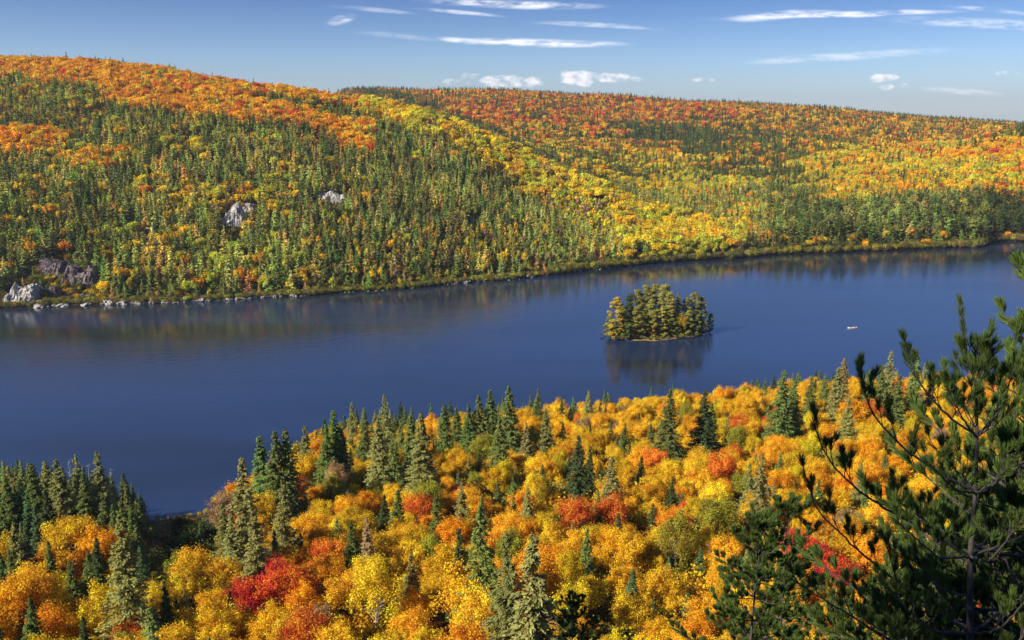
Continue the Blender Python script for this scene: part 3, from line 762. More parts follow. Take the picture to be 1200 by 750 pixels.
def label_for(t_):
    k = {'spruce_tree': 'spruce', 'maple_tree': 'maple', 'birch_tree': 'birch', 'pine_tree': 'pine'}[t_['kind']]
    h = t_['h']; sz = ('tall' if h > 15 else 'short' if h < 9.5 else '') if k in ('spruce', 'pine') else ('tall' if h > 12.5 else 'low' if h < 8 else '')
    if t_['near'] and k == 'spruce': sz = {'shaggy': 'ragged', 'narrow': 'slim', 'full': sz, 'young': 'short'}[t_['proto']]
    for step in (1, .5, .2, .1):
        fx = round(t_['px'] / 12 / step) * step; fy = round(t_['tip'] / 7.5 / step) * step
        l = ('%s %s %s, %s, %g%% across, %g%% down photo' % (sz, WORD[t_['tint'][0]], k, where(t_['px'], t_['py'], t_['Y']), round(fx, 1), round(fy, 1))).strip()
        if l not in used: break
    used.add(l); return l


GROUPN = {'spruce_tree': 'spruces on the near slope', 'maple_tree': 'autumn maples on the near slope', 'birch_tree': 'birches on the near slope', 'pine_tree': 'pines on the near slope'}
GROUPF = {'spruce_tree': 'spruces across the lake', 'maple_tree': 'autumn maples across the lake', 'birch_tree': 'birches across the lake', 'pine_tree': 'pines along the far shore'}
CAT = {'spruce_tree': 'spruce', 'maple_tree': 'maple', 'birch_tree': 'birch', 'pine_tree': 'pine'}
PROT = {**SPR, **DEC, **PIN}


def plant(kind, X, Y, Z, h, col, proto, var, rot, lean=0.):
    cm, tm, H = PROT[proto][var % len(PROT[proto])]
    e = bpy.data.objects.new(kind, None); e.empty_display_size = .5
    e.location = (X, Y, Z - .25); s = h / H; e.scale = (s, s, s); e.rotation_euler = (lean, 0, rot); C.objects.link(e)
    c = bpy.data.objects.new('crown', cm); c.color = (*col, 1); c.parent = e; C.objects.link(c)
    tr = bpy.data.objects.new('trunk', tm); tr.parent = e; C.objects.link(tr)
    return e


rest = []
LIMIT = {'spruce_tree': 296, 'maple_tree': 296, 'birch_tree': 280, 'pine_tree': 110}
for kind in ('spruce_tree', 'maple_tree', 'birch_tree', 'pine_tree'):
    ks = sorted([t_ for t_ in trees if t_['kind'] == kind], key=lambda t_: -(t_['vis'] + (1e5 if t_['hand'] and t_['vis'] > 15 else 0)))
    for i, t_ in enumerate(ks):
        if i >= LIMIT[kind] or t_['vis'] < 14: rest.append(t_); continue
        if t_['near']:
            e = plant(kind, t_['X'], t_['Y'], t_['Z'], t_['h'], t_['tint'][1], t_['proto'], t_['var'], R.random() * 6.28, R.normal(0, .015))
            tag(e, label_for(t_), CAT[kind], GROUPN[kind])
        else:
            e = bpy.data.objects.new(kind, FARP[t_['proto']][0]); C.objects.link(e); e.color = (*t_['tint'][1], 1)
            s = t_['h'] / FARH[t_['proto']]; e.scale = (s * 1.15, s * 1.15, s); e.location = (t_['X'], t_['Y'], t_['Z']); e.rotation_euler = (0, 0, R.random() * 6.28)
            tag(e, label_for(t_), CAT[kind], GROUPF[kind])

# ---------------- masses: points that carry tree instances
NEARX = {}
for nm_, ps_ in {**SPR, **DEC}.items():
    NEARX[nm_] = len(FARP); cm_, tm_, H_ = ps_[0]; m1_ = cm_.copy(); m1_.materials.clear(); m1_.materials.append(M_needle_i if nm_ in SPR else M_leaf_i)
    FARP.append((cm_, m1_)); FARH.append(H_)
protocol = bpy.data.collections.new('tree_kinds')
for i, (m0, m1) in enumerate(FARP):
    po = bpy.data.objects.new('kind_%02d' % i, m1); protocol.objects.link(po)


def mass(name, P, scale, rot, idx, tint, coll, group=None):
    me = bpy.data.meshes.new(name); me.vertices.add(len(P)); me.vertices.foreach_set('co', np.asarray(P, np.float32).ravel())
    for nm, ty, arr in (('sc', 'FLOAT', scale), ('rz', 'FLOAT', rot), ('ix', 'INT', idx)):
        a = me.attributes.new(nm, ty, 'POINT'); a.data.foreach_set('value', np.asarray(arr, np.float32 if ty == 'FLOAT' else np.int32))
    a = me.attributes.new('tint', 'FLOAT_COLOR', 'POINT'); a.data.foreach_set('color', np.hstack([np.asarray(tint), np.ones((len(P), 1))]).astype(np.float32).ravel())
    ob = bpy.data.objects.new(name, me); C.objects.link(ob); tag(ob, kind='stuff')
    ng = bpy.data.node_groups.new(name, 'GeometryNodeTree')
    ng.interface.new_socket('Geometry', in_out='INPUT', socket_type='NodeSocketGeometry'); ng.interface.new_socket('Geometry', in_out='OUTPUT', socket_type='NodeSocketGeometry')
    N = ng.nodes; L = ng.links
    gi = N.new('NodeGroupInput'); go = N.new('NodeGroupOutput'); ip = N.new('GeometryNodeInstanceOnPoints'); ci = N.new('GeometryNodeCollectionInfo')
    ci.inputs['Collection'].default_value = coll; ci.inputs['Separate Children'].default_value = True; ci.inputs['Reset Children'].default_value = True
    ip.inputs['Pick Instance'].default_value = True

    def attr(nm, ty):
        q = N.new('GeometryNodeInputNamedAttribute'); q.data_type = ty; q.inputs[0].default_value = nm; return q.outputs[0]
    L.new(gi.outputs[0], ip.inputs['Points']); L.new(ci.outputs[0], ip.inputs['Instance']); L.new(attr('ix', 'INT'), ip.inputs['Instance Index'])
    cx = N.new('ShaderNodeCombineXYZ'); L.new(attr('rz', 'FLOAT'), cx.inputs[2]); er = N.new('FunctionNodeEulerToRotation'); L.new(cx.outputs[0], er.inputs[0])
    L.new(er.outputs[0], ip.inputs['Rotation']); L.new(attr('sc', 'FLOAT'), ip.inputs['Scale']); L.new(ip.outputs[0], go.inputs[0])
    md = ob.modifiers.new('forest', 'NODES'); md.node_group = ng
    return ob


PROX = NEARX
for nm, kinds, lab, cat in (('conifer_forest', ('spruce_tree', 'pine_tree'), 'dense green conifer forest mass covering the hills around the lake', 'forest'),
                            ('deciduous_forest', ('maple_tree', 'birch_tree'), 'orange, red and yellow autumn forest mass covering the hills around the lake', 'forest')):
    rs = [t_ for t_ in rest if t_['kind'] in kinds]
    idx = [t_['proto'] if not t_['near'] else PROX[t_['proto']] for t_ in rs]
    ob = mass(nm, [(t_['X'], t_['Y'], t_['Z']) for t_ in rs], [t_['h'] / FARH[i] for t_, i in zip(rs, idx)], R.random(len(rs)) * 6.28, idx, [t_['tint'][1] for t_ in rs], protocol)
    tag(ob, lab, cat)

# ------------------------------------------------------------------ undergrowth and shrubs
BUSH_G = [deci_geo(s, 3.2, 2.0, 1.5, 12, 60, .22, lump=.45) for s in (61, 62, 63)]
bushcol = bpy.data.collections.new('bush_kinds')
for i, (bg_, bt_) in enumerate(BUSH_G):
    bushcol.objects.link(bpy.data.objects.new('kind_%02d' % i, bg_.mesh('bush_mass', [M_leaf_i])))
P = []; S_ = []; T_ = []
for _ in range(4200):                                     # fringe of low shrubs along the opposite shore
    a = R.uniform(-.62, .62); ys = float(shore_far(np.array([a]))[0]); px0 = 600 + 1040 * a * (CP)
    wide = 13 if px0 > 640 else 6
    if px0 < 640 and R.random() < .35: continue
    s_ = R.random() ** 1.4 * wide + 1.0; Y = ys + s_; X = a * Y
    hh = R.uniform(.5, 1.15) * (1.25 if px0 > 640 else .8); P.append((X, Y, float(ground(X, Y)[0]) - .3)); S_.append(hh)
    T_.append(jit(TINT[R.choice(['olive', 'mossy', 'lime', 'green', 'tan', 'olive', 'brownish'])], R, .15))
mass('shoreline_shrubs', P, S_, R.random(len(P)) * 6, R.integers(0, 3, len(P)), np.array(T_) * .8, bushcol)
tag(bpy.data.objects['shoreline_shrubs'], 'band of low olive shrubs fringing the opposite lake shore', 'shrubbery')
P = []; S_ = []; T_ = []
cand = np.stack([R.uniform(-.62, .62, 30000), R.uniform(500, 1000, 30000)], 1); cand[:, 0] *= cand[:, 1]
cg = ground(cand[:, 0], cand[:, 1]); cpx, cpy, _ = project(cand[:, 0], cand[:, 1], cg)
for (X, Y), Z, px, py in zip(cand, cg, cpx, cpy):
    if Z < 1.5: continue
    near_rock = any(((px - c[0]) / (c[2] * 1.2)) ** 2 + ((py - c[1]) / (c[3] * 1.5)) ** 2 < 1 for c in ROCKZ)
    if near_rock and R.random() < .2: continue
    P.append((X, Y, Z - .2)); S_.append(R.uniform(.5, 1.2)); T_.append(jit(TINT[R.choice(['olive', 'mossy', 'green', 'gold', 'brownish'])], R, .2))
cand = np.stack([R.uniform(-.66, .66, 12000), R.uniform(80, 372, 12000)], 1); cand[:, 0] *= cand[:, 1]
cg = ground(cand[:, 0], cand[:, 1])
for (X, Y), Z in zip(cand, cg):
    if Z < .8 or Y > np.interp(X / Y, NA, NY): continue
    P.append((X, Y, Z - .2)); S_.append(R.uniform(.5, 1.4) if not (155 < project(X, Y, Z)[0] < 272 and Y > 165) else R.uniform(.15, .35)); T_.append(jit(TINT[R.choice(['olive', 'mossy', 'yellow', 'gold', 'orange'])], R, .2))
mass('undergrowth', P, S_, R.random(len(P)) * 6, R.integers(0, 3, len(P)), np.array(T_) * .7, bushcol)
tag(bpy.data.objects['undergrowth'], 'low brush and saplings covering the forest floor between trees', 'undergrowth')

BUSH = [(g_.mesh('bush_crown', [M_leaf]), t__.mesh('bush_stems', [M_bark])) for g_, t__ in [deci_geo(s, 3.2, 2.1, 1.5, 22, 150, .12, lump=.36) for s in (64, 65, 66)]]
CB = [(172, 634, 1.5, 'mossy'), (180, 626, 1.4, 'tan'), (190, 620, 1.5, 'mossy'), (200, 616, 1.2, 'brownish'), (210, 617, 1.4, 'dark'), (221, 622, 1.3, 'dark'), (230, 625, 1.3, 'green'), (243, 626, 1.2, 'dark'), (253, 628, 1.3, 'dark'),
      (176, 650, 1.3, 'tan'), (190, 644, 1.3, 'green'), (204, 640, 1.3, 'dark'), (216, 636, 1.2, 'green'), (232, 640, 1.4, 'dark'), (246, 645, 1.5, 'green'), (188, 660, 1.5, 'green'), (202, 656, 1.3, 'mossy'), (222, 655, 1.2, 'dark'), (172, 668, 1.5, 'green'), (240, 660, 1.2, 'olive')]
for i, (x, y, s, cn) in enumerate(CB):
    p = march(x, y, 3.0 * s, lo=120)
    if p is None: continue
    s *= 1.15; e = bpy.data.objects.new('shrub', None); C.objects.link(e); e.location = (p[0], p[1], p[2] - .2); e.scale = (s, s, s); e.rotation_euler.z = i * 1.7
    c = bpy.data.objects.new('crown', BUSH[i % 3][0]); c.parent = e; C.objects.link(c); c.color = (*jit(np.array(TINT[cn]) * .8, R, .1), 1)
    c = bpy.data.objects.new('stems', BUSH[i % 3][1]); c.parent = e; C.objects.link(c)
    tag(e, '%s rounded shrub beside the cove, %g%% across, %g%% down photo' % (WORD[cn], round(x / 12, 1), round(y / 7.5, 1)), 'shrub', 'shrubs beside the cove')


# ------------------------------------------------------------------ dead trees
def snag_mesh(seed, H):
    r = np.random.default_rng(seed); t = Geo(); z = np.linspace(0, H, 8)
    t.tube(np.stack([.12 * np.sin(z * .6), .1 * np.cos(z * .5) - .1, z], 1), .17 * (1 - z / H * .9), 6)
    for i in range(26):
        z0 = H * r.uniform(.25, .97); az = r.random() * 6.28; L = (H - z0) * .22 + r.uniform(.3, 1.1)
        q = np.linspace(0, 1, 4)[:, None]; d = np.array([math.cos(az), math.sin(az), r.uniform(-.3, .5)])
        t.tube(np.array([0, 0, z0]) + d * q * L + np.array([0, 0, .25]) * q * q * L, np.linspace(.05, .012, 4), 4)
    return t.mesh('dead_tree', [M_deadwood])


SNAG = [snag_mesh(s, 12) for s in (71, 72, 73)]
for i, (x, y, h) in enumerate([(104, 543, 13), (125, 549, 12), (79, 540, 12), (74, 603, 11), (300, 590, 9), (640, 636, 9), (832, 636, 8), (372, 700, 7), (215, 655, 6)]):
    p = march(x, y, h)
    if p is None: continue
    o = bpy.data.objects.new('dead_tree', SNAG[i % 3]); C.objects.link(o); o.location = (p[0], p[1], p[2] - .2); o.scale = (h / 12,) * 3; o.rotation_euler = (R.normal(0, .05), R.normal(0, .06), i)
    tag(o, 'bare grey dead tree among the near slope crowns, %g%% across, %g%% down photo' % (round(x / 12, 1), round(y / 7.5, 1)), 'dead tree', 'bare dead trees')
for i, (x, y, h) in enumerate([(365, 244, 11), (363, 282, 13), (393, 276, 12), (415, 268, 12), (285, 232, 9), (560, 290, 12), (608, 303, 12), (658, 288, 11), (205, 290, 11), (128, 255, 10), (470, 285, 11), (340, 300, 10), (520, 250, 12), (77, 222, 11), (178, 330, 8), (650, 306, 9)]):
    p = march(x, y, h, lo=505, hi=1000)
    if p is None: continue
    o = bpy.data.objects.new('dead_tree', SNAG[i % 3]); C.objects.link(o); o.location = (p[0], p[1], p[2] - .2); o.scale = (h / 12 * 1.5, h / 12 * 1.5, h / 12); o.rotation_euler = (R.normal(0, .05), R.normal(0, .06), i)
    tag(o, 'pale standing dead trunk on hillside beyond lake, %g%% across, %g%% down photo' % (round(x / 12, 1), round(y / 7.5, 1)), 'dead tree', 'bare dead trees')


# ------------------------------------------------------------------ rock
def rock_geo(seed, nb=26, flat=1.0):
    """angular outcrop: jointed, tilted blocks wedged together"""
    r = np.random.default_rng(seed); g = Geo(); n, m = 7, 12
    strike = r.normal(0, .3)
    for b in range(nb):
        f = 1.0 if b == 0 else r.uniform(.18, .48); c = np.zeros(3) if b == 0 else unit(r.normal(size=3)) * r.uniform(.45, .85) * np.array([1, 1, .9])
        ph = np.linspace(0, math.pi, n)[:, None]; tt = (np.arange(m) / m * 2 * math.pi)[None, :]
        d = np.stack([np.sin(ph) * np.cos(tt), np.sin(ph) * np.sin(tt), np.cos(ph) * np.ones_like(tt)], -1)
        rad = np.full((n, m), 1.3)
        base = [np.array(v, float) for v in ((1, 0, 0), (-1, 0, 0), (0, 1, 0), (0, -1, 0), (0, 0, 1), (0, 0, -1))] + [r.normal(size=3) for _ in range(5)]
        for nd in base:
            nd = unit(nd + r.normal(0, .22, 3)); dt = d @ nd; rad = np.where(dt > .05, np.minimum(rad, r.uniform(.55, .95) / np.maximum(dt, .05)), rad)
        P_ = d * rad[..., None] * f * (.8 if b == 0 else 1) * np.array([1, .8, r.uniform(.7, 1.3)])
        a = strike + r.normal(0, .25); P_ = np.stack([P_[..., 0] * math.cos(a) - P_[..., 2] * math.sin(a), P_[..., 1], P_[..., 0] * math.sin(a) + P_[..., 2] * math.cos(a)], -1)
        g.grid(P_ + c)
    return g


ROCKM = {'pale': [rock_geo(s).mesh('rock', [M_rock]) for s in (81, 82, 83, 84)], 'dark': [rock_geo(s).mesh('rock', [M_rockdark]) for s in (85, 86, 87)]}
RK = [(44, 355, 26, 9, 'pale'), (3, 318, 12, 18, 'pale'), (22, 314, 12, 8, 'pale'), (127, 352, 14, 10, 'pale'), (143, 353, 12, 8, 'pale'), (70, 357, 20, 6, 'pale'), (98, 356, 16, 5, 'pale'), (112, 318, 9, 9, 'pale'), (100, 345, 14, 8, 'dark'),
      (300, 261, 9, 9, 'pale'), (256, 268, 9, 10, 'pale'), (328, 245, 9, 8, 'pale'), (353, 222, 7, 6, 'pale'), (553, 257, 9, 11, 'pale'), (523, 254, 9, 8, 'pale'), (504, 247, 10, 9, 'pale'), (432, 208, 8, 9, 'pale'), (160, 300, 6, 9, 'pale'), (150, 297, 8, 10, 'pale'), (470, 237, 8, 9, 'pale'), (463, 243, 10, 8, 'pale')]


def cliff(x, y, wpx, hpx, mat, seed, label):
    """a steep jointed face let into the hillside: sheer in front, running back into the slope"""
    p = march(x, y + hpx * .42, 0.5, lo=505, hi=1050)
    if p is None: return
    k = p[1] / 1040.0; Wd = wpx * k; Ht = hpx * k; D = Ht * 1.25; nu, nv = 90, 60
    u, v = np.meshgrid(np.linspace(-1, 1, nu), np.linspace(0, 1, nv), indexing='ij')
    X = p[0] + u * Wd / 2; Y = p[1] + v * D - 2
    edge = 1 - np.abs(u) ** 2.2 * (1.0 + .8 * (fbm(X, Y, Wd * .3, seed) - .5)); top = Ht * (.62 + .7 * (fbm(X, X * 0 + seed, Wd * .35, seed) - .4)) * np.clip(edge * 1.6, 0, 1)
    step = np.floor((v * 5 + fbm(X, Y, 5, seed + 1) * 2.2)) / 5; prof = np.clip(.35 * step + .9 * v, 0, 1) ** .7
    g0 = float(ground(p[0], p[1] - 2)[0]); gb = ground(X.ravel(), Y.ravel()).reshape(X.shape)
    rise = np.minimum(prof / .55, 1) * top * (1 - np.clip((v - .6) / .4, 0, 1)); cr = np.abs(fbm(X, Y, 3.2, seed + 2) - .5) * 5.0; bl = np.floor(fbm(X, Y + gb, 6, seed + 3) * 7) / 7 * 3.6
    Z = gb + np.where(edge > .05, rise - cr * np.clip(rise / 3, 0, 1) + (bl - 1.6) * np.clip(rise / 3, 0, 1), -1.2) - .3
    Y2 = Y - bl * 1.1 * np.clip(rise / 3, 0, 1); P_ = np.stack([X + (fbm(X, Z, 4, seed + 5) - .5) * 2.4, Y2, Z], -1); o_ = np.array([p[0], p[1], p[2]]); P_ = P_ - o_
    Q = np.stack([P_[:-1, :-1], P_[1:, :-1], P_[1:, 1:], P_[:-1, 1:]], 2).reshape(-1, 4, 3); g = Geo(); g.quads(Q)
    o = bpy.data.objects.new('cliff', g.mesh('cliff', [M_rockdark if mat == 'dark' else M_rock])); C.objects.link(o); o.location = tuple(o_); tag(o, label, 'cliff', 'rock faces on the opposite hillside')


cliff(60, 313, 42, 26, 'dark', 3, 'dark purplish cliff face at the upper edge of the cliff group')
cliff(92, 322, 46, 30, 'dark', 13, 'dark brown cliff face above orange shrubs near the pale shore rocks')
cliff(56, 341, 32, 16, 'dark', 9, 'lower brown ledge between the dark cliffs and the lake')
cliff(24, 342, 40, 34, 'pale', 5, 'big pale grey cliff standing at the lake edge')
cliff(271, 256, 30, 30, 'pale', 7, 'tall pale rock face in the middle of the conifer hillside')
cliff(293, 243, 18, 13, 'pale', 8, 'small pale ledge beside the tall pale rock face')
cliff(387, 232, 46, 15, 'pale', 11, 'wide pale ledge high on the conifer hillside')
for i, (x, y, wd, ht, mt) in enumerate(RK):
    p = march(x, y + ht * .1, ht * .25, lo=505, hi=1050)
    if p is None: continue
    k = p[1] / 1040.0; o = bpy.data.objects.new('rock_outcrop', ROCKM[mt][i % len(ROCKM[mt])]); C.objects.link(o)
    o.location = (p[0], p[1] + wd * k * .12, p[2] + ht * k * .12); f_ = 1.25 if x < 115 and y < 350 else 1.0; o.scale = (wd * k * .52 * f_, wd * k * .36, ht * k * .56 * f_); o.rotation_euler = (R.normal(.1, .2), R.normal(0, .2), R.normal(0, .5))
    place = 'beside the lake' if y > 300 else 'among hillside conifers'
    tag(o, '%s rock %s, %g%% across, %g%% down photo' % ('pale grey' if mt == 'pale' else 'dark purplish', place, round(x / 12, 1), round(y / 7.5, 1)), 'rock', 'rock faces on the opposite hillside')
ND = [(118, 345, 120, 3.2, 'pale shoreline slab on the lake edge below dense spruces'), (350, 535, 60, 1.5, 'small boulder on the lake edge below yellow birches'), (535, 625, 60, 3.6, 'grey boulder in the talus pile at the lake edge'), (625, 738, 60, 2.0, 'pale boulder on the lake edge beneath the spur')]
for x0, x1, n, sz, lab in ND:
    for i in range(n):
        x = R.uniform(x0, x1); a0 = (x - 600) / 1040 / (CP + .03 * SP); ys = float(shore_far(np.array([a0]))[0])
        talus = 'talus' in lab
        Y = ys + R.uniform(-.5, 3.5) + (R.random() ** 2 * 22 * math.exp(-((x - 582) / 24) ** 2) if talus else 0); X = a0 * Y; s = sz * R.uniform(.35, 1.0) * .62
        o = bpy.data.objects.new('boulder', ROCKM['pale'][i % 4]); C.objects.link(o)
        o.location = (X, Y, max(0, float(ground(X, Y)[0])) + s * .25 + (1.0 if talus and Y > ys + 5 else 0)); fl = 1.5 if 'slab' in lab else 1.1
        o.scale = (s * fl * R.uniform(.8, 1.5), s * R.uniform(.8, 1.3), s * R.uniform(.45, .9)); o.rotation_euler = (R.normal(0, .3), R.normal(0, .3), R.random() * 6)
        tag(o, lab, 'boulder', lab.replace('slab on', 'slabs on').replace('boulder ', 'boulders '))

# ------------------------------------------------------------------ the islet
def wpt(x, y):
    a, bz = uv_of(x, y); Y = -CAMH / bz; return np.array([a * Y, Y])


L_, R__ = wpt(705, 398.5), wpt(837, 390.5); cen = (L_ + R__) / 2 + np.array([0, 5.5]); ax = R__ - L_; half = np.linalg.norm(ax) / 2; ax = ax / np.linalg.norm(ax); ay = np.array([-ax[1], ax[0]])
def isl(u, v):
    q = cen + ax * u * half + ay * v * 13.5; return q
nr, nt = 14, 96; rows = []
for i in range(nr):
    f = i / (nr - 1); ring = []
    for j in range(nt):
        th_ = j / nt * 6.28318; e = 1 + .09 * math.sin(th_ * 3 + 1) + .05 * math.sin(th_ * 7 + 2) + .03 * math.sin(th_ * 13)
        uu, vv = math.cos(th_) * e * (1.06 - f * 1.0), math.sin(th_) * e * (1.08 - f * 1.0); q = isl(uu, vv)
        z = -1.0 + 2.6 * (1 - (1.06 - f) ** 2.2) ** .7 if f > .02 else -1.2
        rows.append((q[0], q[1], z + .25 * math.sin(th_ * 9 + f * 14) * (f > .1)))
M_isl, t = newmat('islet_ground'); tc = t.n('ShaderNodeTexCoord').outputs['Object']; n1 = t.noise(tc, .25, 5, .7)
colr = t.ramp(n1, [(.35, (.10, .10, .03)), (.5, (.26, .15, .05)), (.66, (.42, .26, .12))])
bb_ = t.n('ShaderNodeBsdfPrincipled'); t.l(colr, bb_.inputs['Base Color']); bb_.inputs['Roughness'].default_value = .95; oo = t.n('ShaderNodeOutputMaterial'); t.l(bb_.outputs[0], oo.inputs[0])
g = Geo(); g.grid(np.array(rows).reshape(nr, nt, 3)); io = bpy.data.objects.new('islet_ground', g.mesh('islet_ground', [M_isl], True)); C.objects.link(io); tag(io, kind='structure')
IT = [(714, 371, 397, 'low', 'green'), (722, 352, 399, 'low', 'yellowish'), (731, 367, 400, 'low', 'green'), (738, 349, 394, 'big', 'dark'), (746, 343, 394, 'big', 'mossy'), (756, 339, 393, 'big', 'mossy'), (766, 337, 393, 'big', 'mossy'), (777, 338, 394, 'big', 'mossy'),
      (783, 346, 395, 'big', 'mossy'), (793, 344, 394, 'spr', 'mossy'), (803, 352, 393, 'big', 'mossy'), (812, 347, 392, 'big', 'mossy'), (821, 351, 391, 'big', 'mossy'), (832, 370, 390, 'low', 'green'), (748, 366, 401, 'low', 'mossy'), (757, 372, 401, 'low', 'brownish'),
      (768, 370, 400, 'low', 'brownish'), (779, 366, 399, 'low', 'mossy'), (790, 371, 398, 'low', 'green'), (800, 372, 397, 'brc', 'yellow'), (808, 368, 396, 'low', 'mossy'), (818, 374, 395, 'low', 'green'), (738, 372, 401, 'low', 'green'), (826, 378, 393, 'low', 'mossy'), (762, 355, 396, 'low', 'mossy'), (728, 362, 394, 'low', 'mossy')]
TINT['yellowish'] = (.34, .27, .05); WORD['yellowish'] = 'yellow-tinged'
for n_ in ('mossy', 'green', 'brownish', 'yellowish', 'dark'): TINT['i' + n_] = tuple(np.array(TINT[n_]) * np.array([1.15, 1.05, .7]))
for i, (x, yt, yb, k, cn) in enumerate(IT):
    q = wpt(x, yb - .5); h = (yb - yt) / 1040.0 * math.hypot(q[1], CAMH) * 1.04
    v = (q - cen) @ ay / 13.5
    if v < -.62: q = q + ay * (-.62 - v) * 13.5
    kind = 'spruce_tree' if k == 'spr' else 'birch_tree' if k == 'brc' else 'pine_tree'; pr = {'spr': 'full', 'brc': 'birch'}.get(k, k)
    e = plant(kind, q[0], q[1], 1.0, h, jit(TINT.get('i' + cn, TINT[cn]), R, .08), pr, i, i * 1.3)
    if k == 'big': e.scale = tuple(np.array(e.scale) * np.array([1.05, 1.05, 1]))
    if k == 'low': e.scale = tuple(np.array(e.scale) * np.array([1.25, 1.25, 1]))
    tag(e, '%s %s %s on the islet, %g%% across, %g%% down photo' % ('tall' if h > 19 else 'short', WORD[cn], {'s': 'spruce', 'b': 'birch', 'p': 'pine'}[kind[0]], round(x / 12, 1), round(yt / 7.5, 1)), CAT[kind], 'trees on the islet')
P = []; T_ = []
for j in range(70):
    q = isl(R.uniform(-.85, .85), R.uniform(-.5, .3)); P.append((q[0], q[1], 1.4)); T_.append(jit(TINT[R.choice(['mossy', 'green', 'dark'])], R, .15))
for j in range(90):
    th_ = R.uniform(0, 6.28); rr_ = R.uniform(.75, .98)
    if j < 40: th_ = R.uniform(3.3, 6.1)
    q = isl(math.cos(th_) * rr_, math.sin(th_) * rr_); P.append((q[0], q[1], .5)); T_.append(jit(TINT[R.choice(['mossy', 'olive', 'green', 'brownish'])], R, .15))
mass('islet_undergrowth', P, np.where(np.arange(len(P)) < 70, R.uniform(.6, 1.1, len(P)), R.uniform(.2, .42, len(P))), R.random(len(P)) * 6, R.integers(0, 3, len(P)), np.array(T_) * .8, bushcol)
tag(bpy.data.objects['islet_undergrowth'], 'low olive brush ringing the rim of the islet', 'undergrowth')


# ------------------------------------------------------------------ canoe and paddlers
def plainmat(name, col, rough=.5):
    m, t = newmat(name); b = t.n('ShaderNodeBsdfPrincipled'); tc = t.n('ShaderNodeTexCoord').outputs['Object']
    n = t.noise(tc, 14, 3, .6); c = t.mix(t.rng(n, .3, .7, 0, .25), (*col, 1), tuple(q * .7 for q in col) + (1,))
    t.l(c, b.inputs['Base Color']); b.inputs['Roughness'].default_value = rough; o = t.n('ShaderNodeOutputMaterial'); t.l(b.outputs[0], o.inputs[0]); return m


M_hull = plainmat('canoe_hull', (.92, .91, .88), .35); M_wood = plainmat('wood', (.36, .20, .09)); M_jacket = plainmat('red_jacket', (.62, .05, .05), .8); M_skin = plainmat('skin', (.55, .33, .24), .6)
M_hair = plainmat('hair', (.05, .03, .02), .8); M_trou = plainmat('dark_trousers', (.04, .05, .08), .9)


def canoe(name, loc, rz, label, L=5.0):
    e = bpy.data.objects.new(name, None); e.location = loc; e.rotation_euler.z = rz; C.objects.link(e)
    g = Geo(); rows = []
    for u in np.linspace(-1, 1, 33):
        bw = .46 * max(0, 1 - abs(u) ** 2.3) ** .75 + .012; sheer = .36 + .24 * abs(u) ** 3.2; keel = -.10 + .14 * abs(u) ** 6; ring = []
        for q in np.linspace(0, math.pi, 13):
            ring.append((u * L / 2, -math.cos(q) * bw, sheer - (sheer - keel) * math.sin(q) ** .6))
        for q in np.linspace(math.pi, 0, 13):
            ring.append((u * L / 2 * .985, -math.cos(q) * max(bw - .03, .003), sheer - (sheer - keel - .03) * math.sin(q) ** .6))
        rows.append(ring)
    g.grid(np.array(rows)); o = bpy.data.objects.new('hull', g.mesh('hull', [M_hull], True)); o.parent = e; C.objects.link(o)
    for sd in (-1, 1):
        g = Geo(); u = np.linspace(-1, 1, 30); g.tube(np.stack([u * L / 2, sd * (.46 * np.maximum(0, 1 - np.abs(u) ** 2.3) ** .75 + .014), .37 + .24 * np.abs(u) ** 3.2], 1), .022, 6)
        o = bpy.data.objects.new('gunwale', g.mesh('gunwale', [M_wood], True)); o.parent = e; C.objects.link(o)
    for xs in (-1.25, 1.25):
        g = Geo(); g.tube([(xs - .13, -.36, .27), (xs - .13, .36, .27)], .025, 6); g.tube([(xs + .13, -.36, .27), (xs + .13, .36, .27)], .025, 6)
        g.quads(np.array([[[xs - .13, -.3, .29], [xs + .13, -.3, .29], [xs + .13, .3, .29], [xs - .13, .3, .29]]]))
        o = bpy.data.objects.new('seat', g.mesh('seat', [M_wood])); o.parent = e; C.objects.link(o)
    g = Geo(); g.tube([(0, -.44, .35), (0, .44, .35)], .025, 6); o = bpy.data.objects.new('thwart', g.mesh('thwart', [M_wood])); o.parent = e; C.objects.link(o)
    tag(e, label, 'canoe'); return e


cw = wpt(999, 384.5); canoe('canoe', (cw[0], cw[1], .02), .06, 'white canoe with two paddlers out on the open lake', 5.4)
bw_ = wpt(1142, 290.2); canoe('canoe', (bw_[0], bw_[1] + 1.2, .25), .1, 'empty pale canoe pulled up at the headland tip', 6.0)


